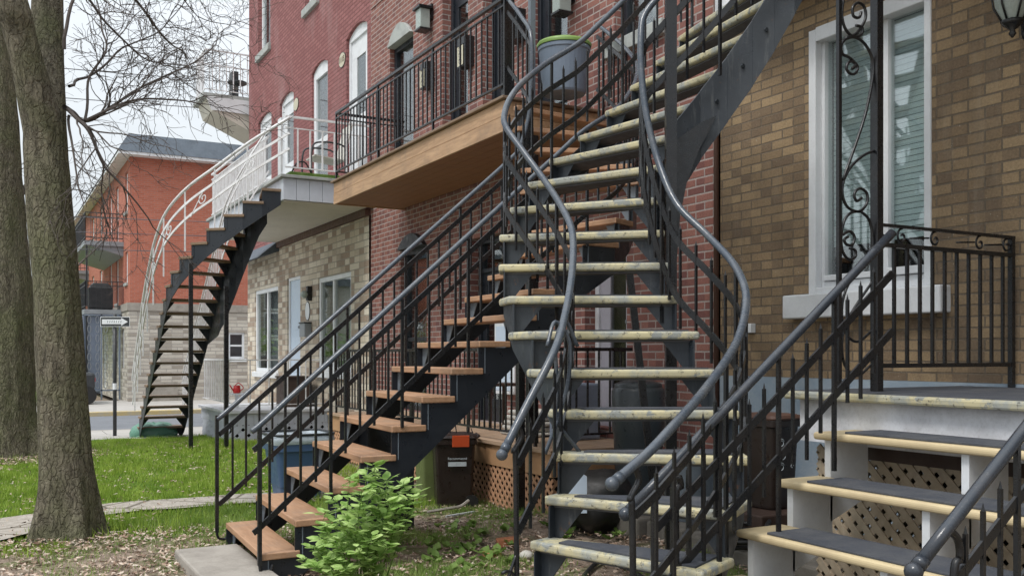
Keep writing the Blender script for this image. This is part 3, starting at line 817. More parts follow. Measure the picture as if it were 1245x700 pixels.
# ================================================================== TAN BRICK HOUSE (right)
brn = thing('tan_brick_house', (XF+4, 1.5, 0), 'tan brown brick house with white framed window at the right', 'house')
wy0 = onX(1133, 0, XF).y; wy1 = onX(985, 0, XF).y
wz0 = 1.82; wz1 = 3.68
hW = (wy0, wy1, wz0, wz1, 0.0)
facade('wall', XF, -6.0, Y_BR-0.04, 1.23, 8.0, [hW], 'brick_brown', brn)
MB().box(XF-0.015, XF+0.3, -6.0, Y_BR-0.05, 0.0, 1.228).build('foundation', 'blue_found', brn)
MB().box(XF+0.7, XF+11, -6, Y_BR-0.05, 0, 7.99).build('rear_block', 'dark', brn)
wm = (onX(1068, 0, XF).y)
w = window(brn, XF, wy0, wy1, wz0, wz1, frame='white', fw=0.085, rec=0.05, mull=(wm+0.01,), blinds=True, blindz=wz0+0.36)
ww = MB()
ww.box(XF+0.02, XF+0.12, wy0+0.09, wm-0.04, wz0+0.09, wz0+0.14); ww.box(XF+0.03, XF+0.11, wm+0.05, wy1-0.09, wz0+0.09, wz0+0.13)
ww.box(XF-0.012, XF+0.05, wy0-0.0, wy0+0.05, wz0, wz1); ww.box(XF-0.012, XF+0.05, wy1-0.06, wy1+0.005, wz0, wz1); ww.box(XF-0.014, XF+0.05, wy0+0.05, wy1-0.06, wz1-0.09, wz1+0.01)
ww.box(XF-0.012, XF+0.05, wy0+0.05, wy1-0.06, wz0, wz0+0.045)
ww.build('casing', 'white', w, bevel=0.006)
MB().box(XF-0.10, XF+0.05, wy0-0.13, wy1+0.17, wz0-0.17, wz0-0.003).build('sill', 'white', w, bevel=0.01)
p = onX(915, 399, XF)
tag(MB().box(XF-0.05, XF-0.001, p.y-0.035, p.y+0.035, p.z-0.035, p.z+0.035).build('junction_box', 'white', loc=p, bevel=0.004), 'tiny white electrical box low on the tan brick wall', 'electrical box')
# ornate black wall lantern
p = onX(1231, 8, XF-0.22)
t = thing('lantern', p, 'ornate black wall lantern with glass globe in the upper right corner', 'wall lamp')
b = MB().box(XF-0.02, XF-0.001, p.y-0.08, p.y+0.08, p.z-0.1, p.z+0.25); b.tube(scroll((XF-0.13, p.y, p.z-0.02), (1,0,0), (0,0,1), 0.11, 0.8, 0.2, 1), 0.012, 8)
b.tube(scroll((XF-0.10, p.y, p.z-0.12), (1,0,0), (0,0,1), 0.07, 0.9, 1.2, -1), 0.010, 8); b.build('bracket', 'black', t, smooth=True)
MB().lathe([(0.005,-0.17),(0.02,-0.15),(0.012,-0.13),(0.05,-0.10),(0.062,-0.08),(0.05,-0.075)], p).build('lantern_base', 'black', t, smooth=True)
MB().lathe([(0.045,-0.075),(0.085,0.0),(0.10,0.10),(0.095,0.16)], p).build('globe', 'lampglass', t, smooth=True)
b = MB()
for k in range(6):
    a = k*math.pi/3; b.tube([p+V((0.052*math.cos(a),0.052*math.sin(a),-0.075)), p+V((0.092*math.cos(a),0.092*math.sin(a),0)), p+V((0.106*math.cos(a),0.106*math.sin(a),0.1)), p+V((0.1*math.cos(a),0.1*math.sin(a),0.16))], 0.006, 6)
b.lathe([(0.12,0.16),(0.11,0.18),(0.03,0.28),(0.0,0.3)], p); b.build('cage', 'black', t, smooth=True)
# upper balcony of the tan house (the curved stair leads to it)
t = thing('upper_balcony', (4.5, 2.5, 3.9), 'upper balcony of the tan brick house above the photo edge', 'balcony')
MB().box(3.6, XF-0.002, -2.0, 3.7, 3.95, 4.2).box(4.80, XF-0.002, 3.7, 5.5, 3.95, 4.15).build('deck', 'offwhite', t)

# ================================================================== PAINTED RED HOUSE
pnt = thing('painted_brick_house', (XF+4, 17.5, 0), 'row house of painted red brick above pale stone facing, white doors and windows', 'house')
P3 = 3.98
def hz(pxl, pxr, ytop, mid, zbot, rise):
    ya = onX(pxr, 0, XF).y; yb = onX(pxl, 0, XF).y
    zt = onX((pxl+pxr)/2, ytop, XF).z
    return (ya, yb, zbot, zt, rise)
h1 = hz(314, 330, 138, 0, P3, 0.10); h2 = hz(340, 357, 113, 0, P3, 0.11); h3 = hz(379, 398.5, 75, 0, P3+0.25, 0.11); h4 = hz(421, 446.5, 29, 0, P3, 0.12)
h5 = (onX(328.5,0,XF).y, onX(314,0,XF).y, 7.8, 9.6, 0.0)
h6 = (onX(387,0,XF).y, onX(371,0,XF).y, 7.7, 9.6, 0.0)
facade('wall', XF, Y_RP+0.002, Y_PE, 3.50, TOP, [h1, h2, h3, h4, h5, h6], 'brick_paint', pnt)
z0s = 0.46
k1 = (onX(340,0,XF).y, onX(312,0,XF).y, 1.02, 2.76, 0); k2 = (onX(367,0,XF).y, onX(351,0,XF).y, 0.9, 2.86, 0); k3 = (onX(429,0,XF).y, onX(389,0,XF).y, 1.1, 2.72, 0)
facade('stone_facing', XF-0.03, Y_RP+0.002, Y_PE, -0.2, 3.498, [k1, k2, k3], 'stone', pnt)
MB().box(XF+0.7, XF+11, Y_RP+0.01, Y_PE-0.3, -0.3, TOP-0.01).build('rear_block', 'brick_paint', pnt)
MB().box(XF+0.012, XF+0.7, Y_PE-0.29, Y_PE, -0.3, TOP-0.02).build('end_pier', 'brick_paint', pnt)
MB().box(XF-0.09, XF+0.02, Y_RP+0.02, Y_PE, 3.50, 3.60).build('brown_band', 'brown_trim', pnt)
aw = MB().prism([(XF-0.03, 18.7, 3.44), (XF-0.45, 18.7, 3.30), (XF-0.03, 18.7, 3.66)], (0, 2.6, 0)); aw.build('small_awning_roof', 'slate', pnt)
door(pnt, XF, *h1[:4], frame='white', leaf='white', glass=(0.5, 0.9), rise=0.10, rec=0.05, glassw=0.2, label='farthest white door on the upper floor')
door(pnt, XF, *h2[:4], frame='white', leaf='white', glass=(0.5, 0.9), rise=0.11, rec=0.05, glassw=0.2, label='white door beside the far oval plate')
window(pnt, XF, h3[0], h3[1], h3[2], h3[3], frame='white', fw=0.13, rise=0.11, trans=(5.15,), rec=0.04, back='curtain', label='tall white arched window between two white doors')
door(pnt, XF, *h4[:4], frame='white', leaf='white', glass=(0.5, 0.88), rise=0.12, rec=0.05, glassw=0.22, label='nearest white door on the upper floor')
window(pnt, XF, *h5[:4], frame='white', fw=0.08, sill='sill', sillh=0.14, rec=0.08, back='curtain')
window(pnt, XF, *h6[:4], frame='white', fw=0.08, sill='sill', sillh=0.14, rec=0.08, back='curtain')
window(pnt, XF-0.03, k1[0], k1[1], k1[2], k1[3], frame='white', fw=0.08, rec=0.02, mull=((k1[0]+k1[1])/2,), sill='white', back='curtain', label='white framed window left of the pale blue door')
door(pnt, XF-0.03, *k2[:4], frame='white', leaf='door_blue', rec=0.03, glass=None, label='pale blue door in the stone wall')
window(pnt, XF-0.03, k3[0], k3[1], k3[2], k3[3], frame='white', fw=0.08, rec=0.02, mull=((k3[0]+k3[1])/2+0.1,), sill='white', back='curtain', label='wide white framed window right of the pale blue door')
def small_sign(px, py, r, label, cat, mat, txt=None, X=XF, sz=1.0):
    p = onX(px, py, X-0.02)
    t = thing('number_plate', p, label, cat)
    rim = MB()
    poly = [V((X-0.012, p.y+r*math.cos(a), p.z+r*sz*math.sin(a))) for a in [2*math.pi*k/24 for k in range(24)]]
    MB().prism(poly, (0.011, 0, 0)).build('plate', mat, t)
    poly2 = [V((X-0.009, p.y+r*1.1*math.cos(a), p.z+r*1.1*sz*math.sin(a))) for a in [2*math.pi*k/24 for k in range(24)]]
    MB().prism(poly2, (0.0085, 0, 0)).build('rim', 'black', t)
    return t, p
def put_text(s, loc, size, parent, mat, facing='-X', name='lettering'):
    cu = bpy.data.curves.new(name, 'FONT'); cu.body = s; cu.size = size; cu.extrude = 0.0015; cu.align_x = 'CENTER'; cu.align_y = 'CENTER'
    tmp = bpy.data.objects.new(name, cu); COL.objects.link(tmp)
    dg = bpy.context.evaluated_depsgraph_get(); dg.update()
    me = bpy.data.meshes.new_from_object(tmp.evaluated_get(dg)); bpy.data.objects.remove(tmp)
    o = bpy.data.objects.new(name, me); COL.objects.link(o); me.materials.clear(); me.materials.append(M[mat])
    base = V((0,0,0)); q = parent
    while q is not None: base = base+V(q.location); q = q.parent
    o.parent = parent; o.location = V(loc)-base
    if facing == '-X': o.rotation_euler = (math.radians(90), 0, math.radians(-90))
    elif facing == '-Y': o.rotation_euler = (math.radians(90), 0, 0)
    elif isinstance(facing, float): o.rotation_euler = (math.radians(90), 0, facing)
    return o
t, p = small_sign(415, 73, 0.15, 'oval ivory number plate beside the nearest white door of the painted house', 'number plate', 'ivory', sz=0.75)
put_text('1115', (XF-0.016, p.y, p.z), 0.13, t, 'brown_trim')
t, p = small_sign(359, 127, 0.15, 'oval ivory number plate beside the farther white door of the painted house', 'number plate', 'ivory', sz=0.75)
t, p = small_sign(373, 378, 0.13, 'round white plate on the stone wall beside the pale blue door', 'wall plate', 'white', X=XF-0.03, sz=1.25)
t = thing('wall_lamp', onX(374, 356, XF-0.1), 'small black lamp on the stone wall above the round plate', 'wall lamp')
q = onX(374, 356, XF-0.1)
MB().box(XF-0.12, XF-0.031, q.y-0.05, q.y+0.05, q.z-0.14, q.z+0.12).build('housing', 'black', t, bevel=0.01); MB().sphere((XF-0.16, q.y, q.z-0.03), 0.07, 12).build('lamp_glass', 'lampglass', t, smooth=True)
q = onX(371, 400, XF-0.1)
t = thing('mailbox', q, 'dark grey mailbox on the stone wall below the round plate', 'mailbox')
MB().box(XF-0.16, XF-0.031, q.y-0.16, q.y+0.16, q.z-0.14, q.z+0.10).build('box', 'grey_plastic', t, bevel=0.01); MB().box(XF-0.17, XF-0.031, q.y-0.17, q.y+0.17, q.z+0.102, q.z+0.125).build('lid', 'bin_black', t)
# balcony of the painted house
CX, CY0, CY1 = 3.72, 13.5, 18.7
pb = thing('white_balcony', (4.4, 16, 3.6), 'pale sided balcony with white railing on the painted red house', 'balcony')
mb = MB(); x = CX+0.0
while x < XF-0.05:
    mb.box(x, min(x+0.19, XF-0.005), CY0, CY0+0.03, 3.62, 3.93); x += 0.195
y = CY0+0.03
while y < CY1:
    mb.box(CX, CX+0.03, y+0.004, min(y+0.19, CY1), 3.62, 3.93); y += 0.195
mb.build('siding', 'panelwhite', pb, bevel=0.004)
MB().box(CX-0.05, XF-0.002, CY0-0.05, CY1+0.04, 3.935, 3.98).build('deck', 'sill', pb, bevel=0.006)
mb = MB(); y = CY0+0.034
while y < CY1:
    mb.box(CX+0.032, XF-0.1, y, y+0.148, 3.605, 3.617); y += 0.152
mb.build('soffit', 'soffit', pb)
picket_rail(pb, [(CX+0.04, CY0+0.04), (XF-0.05, CY0+0.04)], 4.83, 4.10, 0.165, 'whiterail', r=0.010, railw=0.03, railh=0.03, double=0.16)
picket_rail(pb, [(CX+0.04, CY1-0.04), (CX+0.04, 14.55)], 4.83, 4.06, 0.11, 'whiterail', r=0.011, railw=0.03, railh=0.03, double=0.10)
picket_rail(pb, [(CX+0.04, CY1-0.04), (XF-0.05, CY1-0.04)], 4.83, 4.06, 0.13, 'whiterail', r=0.011, railw=0.03, railh=0.03)
MB().box(CX-0.03, CX+0.0, CY0+0.02, CY0+0.18, 3.99, 4.80).build('corner_panel', 'white', pb)
# chair on it
q = V((4.55, 14.1, 3.98))
t = thing('patio_chair', q, 'light grey sling chair on the balcony of the painted house', 'chair')
MB().prism([q+V((-0.25,-0.22,0.40)), q+V((0.2,-0.22,0.36)), q+V((0.2,0.22,0.36)), q+V((-0.25,0.22,0.40))], (0,0,0.02)).build('seat', 'cloth', t)
MB().prism([q+V((0.2,-0.22,0.36)), q+V((0.34,-0.22,0.95)), q+V((0.34,0.22,0.95)), q+V((0.2,0.22,0.36))], (0.02,0,0)).build('backrest', 'cloth', t)
for sy in (-0.24, 0.24):
    MB().tube(catmull([q+V((-0.3,sy,0)), q+V((-0.3,sy,0.45)), q+V((-0.2,sy,0.6)), q+V((0.2,sy,0.58)), q+V((0.25,sy,0.3)), q+V((0.3,sy,0))], 6), 0.014, 8).build('leg', 'bin_black', t, smooth=True)
q = V((4.1, 13.95, 3.98))
t = thing('plant_tray', q, 'low green tray at the near edge of the white balcony', 'tray')
MB().box(3.85, 4.75, 13.62, 13.85, 3.982, 4.06).build('tray', 'weed', t, bevel=0.01)
MB().tube(catmull([V((3.9,13.7,4.06)), V((3.98,13.7,4.2)), V((4.1,13.7,4.22)), V((4.2,13.7,4.06))], 6), 0.012, 8).build('hoop', 'rubber', t, smooth=True)
# ground porch of the painted house
po = thing('white_porch', (4.2, 16.5, -0.1), 'low pale grey porch with white fence in front of the stone wall', 'porch')
QX, QY0, QY1 = 3.42, 15.6, 17.9
MB().box(QX-0.06, XF-0.034, QY0-0.06, QY1, 0.43, 0.48).build('deck', 'offwhite', po, bevel=0.006)
mb = MB(); x = QX
while x < XF-0.06: mb.box(x, min(x+0.128, XF-0.04), QY0, QY0+0.02, 0.24, 0.43); x += 0.132
y = QY0+0.02
while y < QY1: mb.box(QX, QX+0.02, y+0.003, min(y+0.128, QY1), 0.24, 0.43); y += 0.132
mb.build('skirt_boards', 'panelwhite', po)
mb = MB(); lattice(mb, (QX+0.01, QY0+0.005, -0.1), (1,0,0), (0,0,1), 1.63, 0.34, 0.19, 0.085, 0.008, (0,1,0))
lattice(mb, (QX+0.005, QY0+0.03, -0.14), (0,1,0), (0,0,1), 2.2, 0.38, 0.11, 0.055, 0.008, (1,0,0)); mb.build('lattice_skirt', 'panelwhite', po)
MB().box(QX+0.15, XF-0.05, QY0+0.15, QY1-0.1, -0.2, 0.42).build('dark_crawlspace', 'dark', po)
picket_rail(po, [(QX+0.03, QY1), (QX+0.03, QY0+0.03)], 1.30, 0.60, 0.15, 'whiterail', r=0.009, railw=0.03)
picket_rail(po, [(QX+0.03, QY0+0.03), (XF-0.1, QY0+0.03)], 1.30, 0.56, 0.30, 'whiterail', r=0.008, railw=0.02, railh=0.02)
tt = thing('wooden_box', (4.86, 16.1, 0.48), 'dark brown wooden box in front of the pale blue door', 'box')
q = onX(356, 470, 4.7)
MB().box(4.50, 4.95, q.y-0.30, q.y+0.35, 0.482, 0.98).build('box_body', 'brownbox', tt, bevel=0.01); MB().box(4.48, 4.97, q.y-0.32, q.y+0.37, 0.982, 1.01).build('lid', 'brownbox', tt)
q = W(288, 469, 16.2)
t = thing('watering_can', (q.x, q.y, 0.48), 'small red plastic watering can on the pale grey porch', 'watering can')
MB().lathe([(0.0,0.0),(0.06,0.0),(0.065,0.02),(0.055,0.13),(0.05,0.13)], (q.x, q.y, 0.73), 16).build('can_body', 'red', t, smooth=True)
MB().tube([(q.x-0.05,q.y,0.76),(q.x-0.13,q.y,0.88)], [0.014,0.010], 8).build('spout', 'red', t, smooth=True)
MB().tube(catmull([V((q.x+0.05,q.y,0.76)),V((q.x+0.11,q.y,0.82)),V((q.x+0.03,q.y,0.90)),V((q.x-0.03,q.y,0.86))],5), 0.008, 8).build('handle', 'red', t, smooth=True)
MB().box(q.x-0.11, q.x+0.11, q.y-0.1, q.y+0.1, 0.70, 0.728).bar((q.x,q.y,0.48),(q.x,q.y,0.70),0.05,0.05).build('stand', 'white', t)
# projecting balcony at the far corner
hb = thing('corner_balcony', (4.6, 22, 7), 'high white balcony jutting past the far corner of the painted house', 'balcony')
MB().box(4.15, 6.6, 21.5, 22.7, 7.08, 7.16).build('deck', 'sill', hb)
MB().prism([(4.25,21.5,7.075),(6.6,21.5,7.075),(6.6,21.5,6.25),(5.4,21.5,6.3),(4.35,21.5,6.78)], (0,1.1,0)).build('soffit', 'soffit', hb)
MB().prism([(4.2,21.46,7.075),(6.6,21.46,7.075),(6.6,21.46,6.75),(4.32,21.46,6.78)], (0,0.03,0)).build('siding', 'white', hb)
picket_rail(hb, [(6.5, 21.55), (4.2, 21.55), (4.2, 22.65), (6.5, 22.65)], 8.12, 7.25, 0.15, 'whiterail', r=0.010, railw=0.03)
t = thing('balcony_table', (5.0, 22.0, 7.16), 'dark round table on the high corner balcony', 'table')
MB().lathe([(0,0),(0.22,0),(0.22,0.03),(0,0.03)], (5.0,22.0,7.58), 18).build('table_top', 'bin_black', t); MB().tube([(5,22,7.17),(5,22,7.58)],0.03,8).build('leg','bin_black',t)
t = thing('balcony_speaker_box', (5.05, 22.45, 7.16), 'small dark box standing against the wall on the high corner balcony', 'box')
MB().box(4.95,5.1,22.3,22.6,7.17,7.95).build('box_body','bin_black',t,bevel=0.01)

# ================================================================== FAR BUILDING ACROSS THE STREET
FX, FY = 4.29, 34.9
far = thing('corner_apartment_block', (12, 42, -0.2), 'orange red brick apartment block with stone base and dark slate cornice across the street', 'building')
def fyz(px, py): p = onX(px, py, FX); return p.y, p.z
def fxz(px, py): p = onY(px, py, FY); return p.x, p.z
sx0, sx1 = fxz(277, 0)[0], fxz(297, 0)[0]
sz0, sz1 = fxz(287, 436)[1], fxz(287, 404)[1]
vx0, vx1 = fxz(184, 0)[0], fxz(215, 0)[0]
facade('stone_base', FY-0.06, FX-0.06, 22, -0.3, 2.9, [(sx0, sx1, sz0, sz1, 0.0)], 'stone_far', far, axis='Y')
facade('wall', FY, FX, 22, 3.16, 8.45, [], 'brick_far', far, axis='Y')
fr_h = []
for (a, b, c, d) in ((35.5, 36.2, 3.9, 5.0), (35.5, 36.2, 6.4, 7.8), (38.2, 39.0, 3.3, 5.0), (40.4, 41.2, 3.3, 5.0), (38.2, 39.0, 5.6, 7.7), (40.4, 41.2, 5.6, 7.7), (44, 45, 3.7, 5.0), (44, 45, 6.2, 7.7), (47.5, 48.5, 3.7, 5.0), (47.5,48.5,6.2,7.7)):
    fr_h.append((a, b, c, d, 0.0))
facade('wall', FX, FY, 60, 3.16, 8.45, fr_h, 'brick_far', far)
lo = [(36.0, 36.7, 0.9, 2.3, 0.0), (37.6, 38.4, 0.9, 2.3, 0.0), (42, 43, 0.0, 2.2, 0.0), (46, 47.2, 0.9, 2.2, 0.0)]
facade('stone_base', FX-0.06, FY-0.06, 60, -0.3, 2.9, lo, 'stone_far', far)
MB().box(FX-0.10, 22, FY-0.10, FY+0.02, 2.9, 3.16).box(FX-0.10, FX+0.02, FY+0.021, 60, 2.9, 3.16).build('belt_course', 'concrete', far)
for h in fr_h: window(far, FX, *h[:4], frame='white', fw=0.09, trans=((h[2]+h[3])/2,), sill='sill', rec=0.06, back='curtain')
for h in lo: window(far, FX-0.06, *h[:4], frame='white', fw=0.09, rec=0.06, back='curtain')
window(far, FY-0.06, sx0, sx1, sz0, sz1, frame='white', fw=0.08, rec=0.05, trans=((sz0+sz1)/2,), sill='white', axis='Y', back='grey_plastic')
MB().box(vx0, vx1, FY-0.2, FY-0.061, -0.24, 0.42).build('cellar_hatch', 'concrete', far)
MB().box(FX+0.6, 22, FY+0.6, 60, -0.3, 8.4).build('core', 'dark', far)
cn = MB()
cn.prism([(FX-0.42, FY-0.42, 8.20), (22, FY-0.42, 8.20), (22, FY+0.1, 8.20), (FX+0.1, FY+0.1, 8.20)], (0,0,0.10))
cn.prism([(FX-0.42, FY-0.42, 8.20), (FX+0.1, FY+0.1, 8.20), (FX+0.1, 60, 8.20), (FX-0.42, 60, 8.20)], (0,0,0.10))
cn.build('white_cornice', 'whiterail', far)
# sloping slate band with an overhang
A = [(FX-0.45, FY-0.45, 8.30), (22, FY-0.45, 8.30), (22, FY-0.05, 8.98), (FX-0.05, FY-0.05, 8.98)]
B_ = [(FX-0.45, FY-0.45, 8.30), (FX-0.05, FY-0.05, 8.98), (FX-0.05, 60, 8.98), (FX-0.45, 60, 8.30)]
MB().quad(*A).quad(*B_).quad((FX-0.05,FY-0.05,8.98),(22,FY-0.05,8.98),(22,60,8.98),(FX-0.05,60,8.98)).build('slate_band', 'slate', far)
for (y0, y1, z, name) in ((36.6, 43.5, 5.42, 'a'), (36.6, 43.5, 2.98, 'b'), (50, 56, 5.42, 'c')):
    b = MB().box(FX-1.3, FX, y0, y1, z-0.16, z); b.prism([(FX-1.15,y0+0.1,z-0.16),(FX,y0+0.1,z-0.16),(FX,y0+0.1,z-0.5)], (0,y1-y0-0.2,0))
    b = b.build('balcony', 'grey_plastic', far)
    r = MB()
    for (a, c) in (((FX-0.02,y0+0.04),(FX-1.26,y0+0.04)), ((FX-1.26,y0+0.04),(FX-1.26,y1-0.04))):
        for zz in (0.12, 0.85, 1.0): r.bar((*a, z+zz), (*c, z+zz), 0.03, 0.03)
        L = (V((*c,0))-V((*a,0))).length; n = int(L/0.16)
        for k in range(n+1):
            q = V((*a,0)).lerp(V((*c,0)), k/n); r.bar(q+V((0,0,z)), q+V((0,0,z+1.0)), 0.018, 0.018)
    r.build('balcony_railing', 'bin_black', b)
    MB().bar((FX-1.22, y0+0.06, z-2.3), (FX-1.22, y0+0.06, z-0.17), 0.06, 0.06).build('balcony_post', 'bin_black', b)
t = thing('covered_barbecue', (3.6, 37.1, 2.98), 'black covered barbecue on the lower balcony of the far building', 'barbecue')
MB().prism([(3.15,36.75,3.0),(3.95,36.75,3.0),(3.95,37.3,3.0),(3.15,37.3,3.0)], (0,0,0.75)).add([(3.15,36.75,3.75),(3.95,36.75,3.75),(3.95,37.3,3.75),(3.15,37.3,3.75),(3.3,36.9,3.95),(3.8,36.9,3.95),(3.8,37.2,3.95),(3.3,37.2,3.95)], [(0,1,5,4),(1,2,6,5),(2,3,7,6),(3,0,4,7),(4,5,6,7)]).build('cover', 'bin_black', t, bevel=0.03)
for sx in (3.2, 3.9): MB().box(sx-0.03, sx+0.03, 36.74, 36.8, 2.985, 3.05).build('wheel', 'rubber', t)
# ornamental ironwork screen under the lower balcony
t = thing('ironwork_screen', (3.3, 36.5, -0.24), 'blue grey ornamental ironwork screen under the lower balcony of the far building', 'ironwork screen')
fr = MB(); X0, X1, YY = 2.95, 4.15, 36.62
for x in (X0, (X0+X1)/2, X1): fr.bar((x,YY,-0.24),(x,YY,2.8),0.05,0.05)
for z in (0.1, 2.78): fr.bar((X0,YY,z),(X1,YY,z),0.05,0.05)
fr.build('frame', 'bluegrey_tarp', t)
MB().box(X0+0.03, (X0+X1)/2-0.03, YY+0.05, YY+0.07, 0.0, 2.75).build('backing_sheet', 'bluegrey_tarp', t)
for i in range(4):
    for j in range(8):
        o = MB()
        c = V((X0+0.2+0.27*i, YY-0.02, 0.3+0.33*j))
        o.tube([c+V((0.055*math.cos(a),0,0.13*math.sin(a))) for a in [2*math.pi*k/14 for k in range(15)]], 0.012, 5).build('ring', 'grey_plastic', t)
    pass
# parked dark vehicle rear seen behind the trunk
t = thing('parked_trailer', (1.9, 33.4, -0.24), 'dark rear corner of a vehicle parked beside the ironwork screen', 'vehicle')
MB().box(0.6, 3.05, 33.4, 35.2, 0.22, 0.78).box(0.3, 2.6, 33.5, 35.2, 0.78, 1.35).build('body', 'bin_black', t, bevel=0.08)
for x in (1.0, 2.8): MB().tube([(x,33.38,0.06),(x,33.6,0.06)], 0.30, 20).build('wheel', 'rubber', t)
MB().box(2.98, 3.07, 33.5, 33.8, 0.5, 0.62).build('tail_light', 'red', t)

# distant row houses behind the trunks and other street side
def simple_house(x0, x1, y0, y1, h, mat, lab, nx=3, nz=3):
    t = thing('distant_house', ((x0+x1)/2, (y0+y1)/2, -0.3), lab, 'house')
    MB().box(x0, x1, y0, y1, -0.3, h).build('wall', mat, t)
    MB().box(x0-0.15, x1+0.15, y0-0.15, y1+0.15, h, h+0.5).build('cornice', 'slate', t)
    for i in range(nx):
        for j in range(nz):
            cx = x0+(x1-x0)*(i+0.5)/nx; z = 0.8+(h-0.8)*j/nz
            w = MB().box(cx-0.55, cx+0.55, y0-0.06, y0-0.005, z, z+1.6).build('window', 'white', t)
            MB().box(cx-0.45, cx+0.45, y0-0.08, y0-0.0605, z+0.1, z+1.5).build('pane', 'door_black', w)
simple_house(-14, -4.5, 62, 74, 6.0, 'concrete', 'pale grey distant house glimpsed between the two tree trunks')
simple_house(-30, -16, 60, 72, 8.0, 'brick_far', 'red distant house hidden behind the left trunk')

# one-way sign
sp = W(140, 391, 18.0); bx, by = sp.x, sp.y
sg = thing('street_sign', (bx, by, -0.3), 'black street sign with a white arrow pointing right on a dark post', 'street sign')
pz0 = 1.4-(520-430)*18/F
MB().tube([(bx, by+0.05, pz0-0.3), (bx, by+0.05, sp.z+0.15)], 0.035, 10).build('post', 'bin_black', sg, smooth=True)
MB().tube([(bx, by+0.05, 0.72), (bx, by+0.05, 0.84)], 0.04, 12).build('white_band', 'white', sg)
rx = V((CS, -SN, 0)); nrm = V((-SN, -CS, 0))
def SPT(u, v, o): return V((bx, by, sp.z))+rx*u+V((0,0,v))+nrm*o
def plate(w, h, o, th, mat, name, poly=None):
    pl = poly or [(-w,-h),(w,-h),(w,h),(-w,h)]
    return MB().prism([SPT(u, v, o) for u, v in pl], nrm*th).build(name, mat, sg)
plate(0.28, 0.095, 0.0, 0.004, 'white', 'sign_edge'); plate(0.27, 0.085, 0.0045, 0.003, 'bin_black', 'sign_plate')
plate(0, 0, 0.008, 0.003, 'white', 'arrow', [(-0.245,-0.045),(0.12,-0.045),(0.12,-0.075),(0.245,0.0),(0.12,0.075),(0.12,0.045),(-0.245,0.045)])
for k in range(7):
    u = -0.15+0.042*k
    plate(0, 0, 0.0115, 0.001, 'grey_plastic', 'arrow_mark', [(u,-0.02),(u+0.014,-0.02),(u+0.024,0.02),(u+0.01,0.02)])

# overhead wires
for k, (ya, za, yb_, zb) in enumerate(((15, 6.5, 15, 6.8), (24, 7.7, 24, 8.2), (24.4, 7.2, 24.4, 7.6), (28.4, 5.4, 28.4, 5.3), (28.5, 5.0, 28.5, 4.9), (28.6, 4.5, 28.6, 4.45))):
    if k == 0: continue
    pts = [V((-16+22*i/14, ya+(yb_-ya)*i/14, za+(zb-za)*i/14-0.25*math.sin(math.pi*i/14))) for i in range(15)]
    pts = [V((p.x if k < 3 else p.x*0.9+2, p.y, p.z)) for p in pts]
    tag(MB().tube(pts, 0.011, 5).build('overhead_wire', 'wire', loc=pts[7]), 'thin dark overhead wire strung across the pale sky and far facade', 'wire', 'overhead wires across the street')

# ================================================================== STAIR 1 : far curved stair with white rails
s1 = thing('curved_staircase', (2.8, 16.5, -0.1), 'far curved black steel staircase with white railings up to the white balcony', 'staircase')
C1 = V((3.72, 15.0, 0)); rI, rO = 0.60, 1.37
zg = -0.09; top1 = 3.98; N1 = 21; rs = (top1-zg)/N1
Lo, Ri = [], []
for k in range(1, N1+1):
    z = zg+rs*k
    if k <= 12:
        y = 18.15-(k-1)*(3.15/12); Lo.append(V((C1.x-rO, y, z))); Ri.append(V((C1.x-rI, y, z)))
    else:
        a = (k-13)/(N1-13)*math.pi/2
        Lo.append(V((C1.x-rO*math.cos(a), C1.y-rO*math.sin(a), z))); Ri.append(V((C1.x-rI*math.cos(a), C1.y-rI*math.sin(a), z)))
m1 = dict(tread='tread_old', mat='mat', under='under', gusset='door_black', stringer='door_black')
stair_flight(s1, Lo, Ri, m1, tread_t=0.04, sdepth=0.42, sdR=[0.30]*10+[0.45,0.6,0.75,0.85,0.95,0.95,0.9,0.8,0.7,0.6], floor=-0.12, roll=0.006, gw=0.16, lipL=0.02, lipR=0.02)
def lift(P, h): return [p+V((0,0,h)) for p in P]
pO = catmull([W(161,462,17.3), W(165,430,16.7), W(170,395,16.0), W(175,358,15.3), W(181,325,14.9), W(189,290,14.5), W(202,258,14.2), W(227,229,13.95), W(262,203,13.75), W(305,172,13.6), W(352,143,13.5)], 5)
rw = dict(bar='whiterail', tube='whiterail')
r = railing(s1, pO, (0.22, 0.44), 0.62, 0.0, 0.72, rw, tube_r=0.022, br=0.0075, post_every=1, bw=0.016, bh=0.034, postbot=0.90, point=False, tube_n=8)
for i in (24, 31, 38, 45):
    p = pO[i]-V((0,0,0.33)); q = (pO[i+1]-pO[i]).normalized()
    MB().tube(scroll(p, q, (0,0,1), 0.09, 1.3, 2.2, n=20), 0.008, 5).tube([p+V((0,0,0.10)), p-q*0.25-V((0,0,0.15))], 0.008, 5).build('scroll', 'whiterail', r)
pI = catmull(lift(Ri[:13], 0.84)[::3]+lift(Ri[13:], 0.82)[1::2]+[V((3.76,14.45,4.83))], 5)
railing(s1, pI, (0.12, 0.66), 0.14, 0.12, 0.66, rw, tube_r=0.015, br=0.007, post_every=0, bw=0.014, bh=0.022, point=False, tube_n=8)
q1 = W(232, 320, 13.55)
MB().bar((q1.x, q1.y, -0.02), (q1.x, q1.y, q1.z), 0.055, 0.055).build('support_post', 'black', s1)
q1 = W(275, 376, 14.0); 
MB().bar((q1.x, q1.y, -0.02), (q1.x, q1.y, 2.4), 0.06, 0.06).build('support_post', 'black', s1)

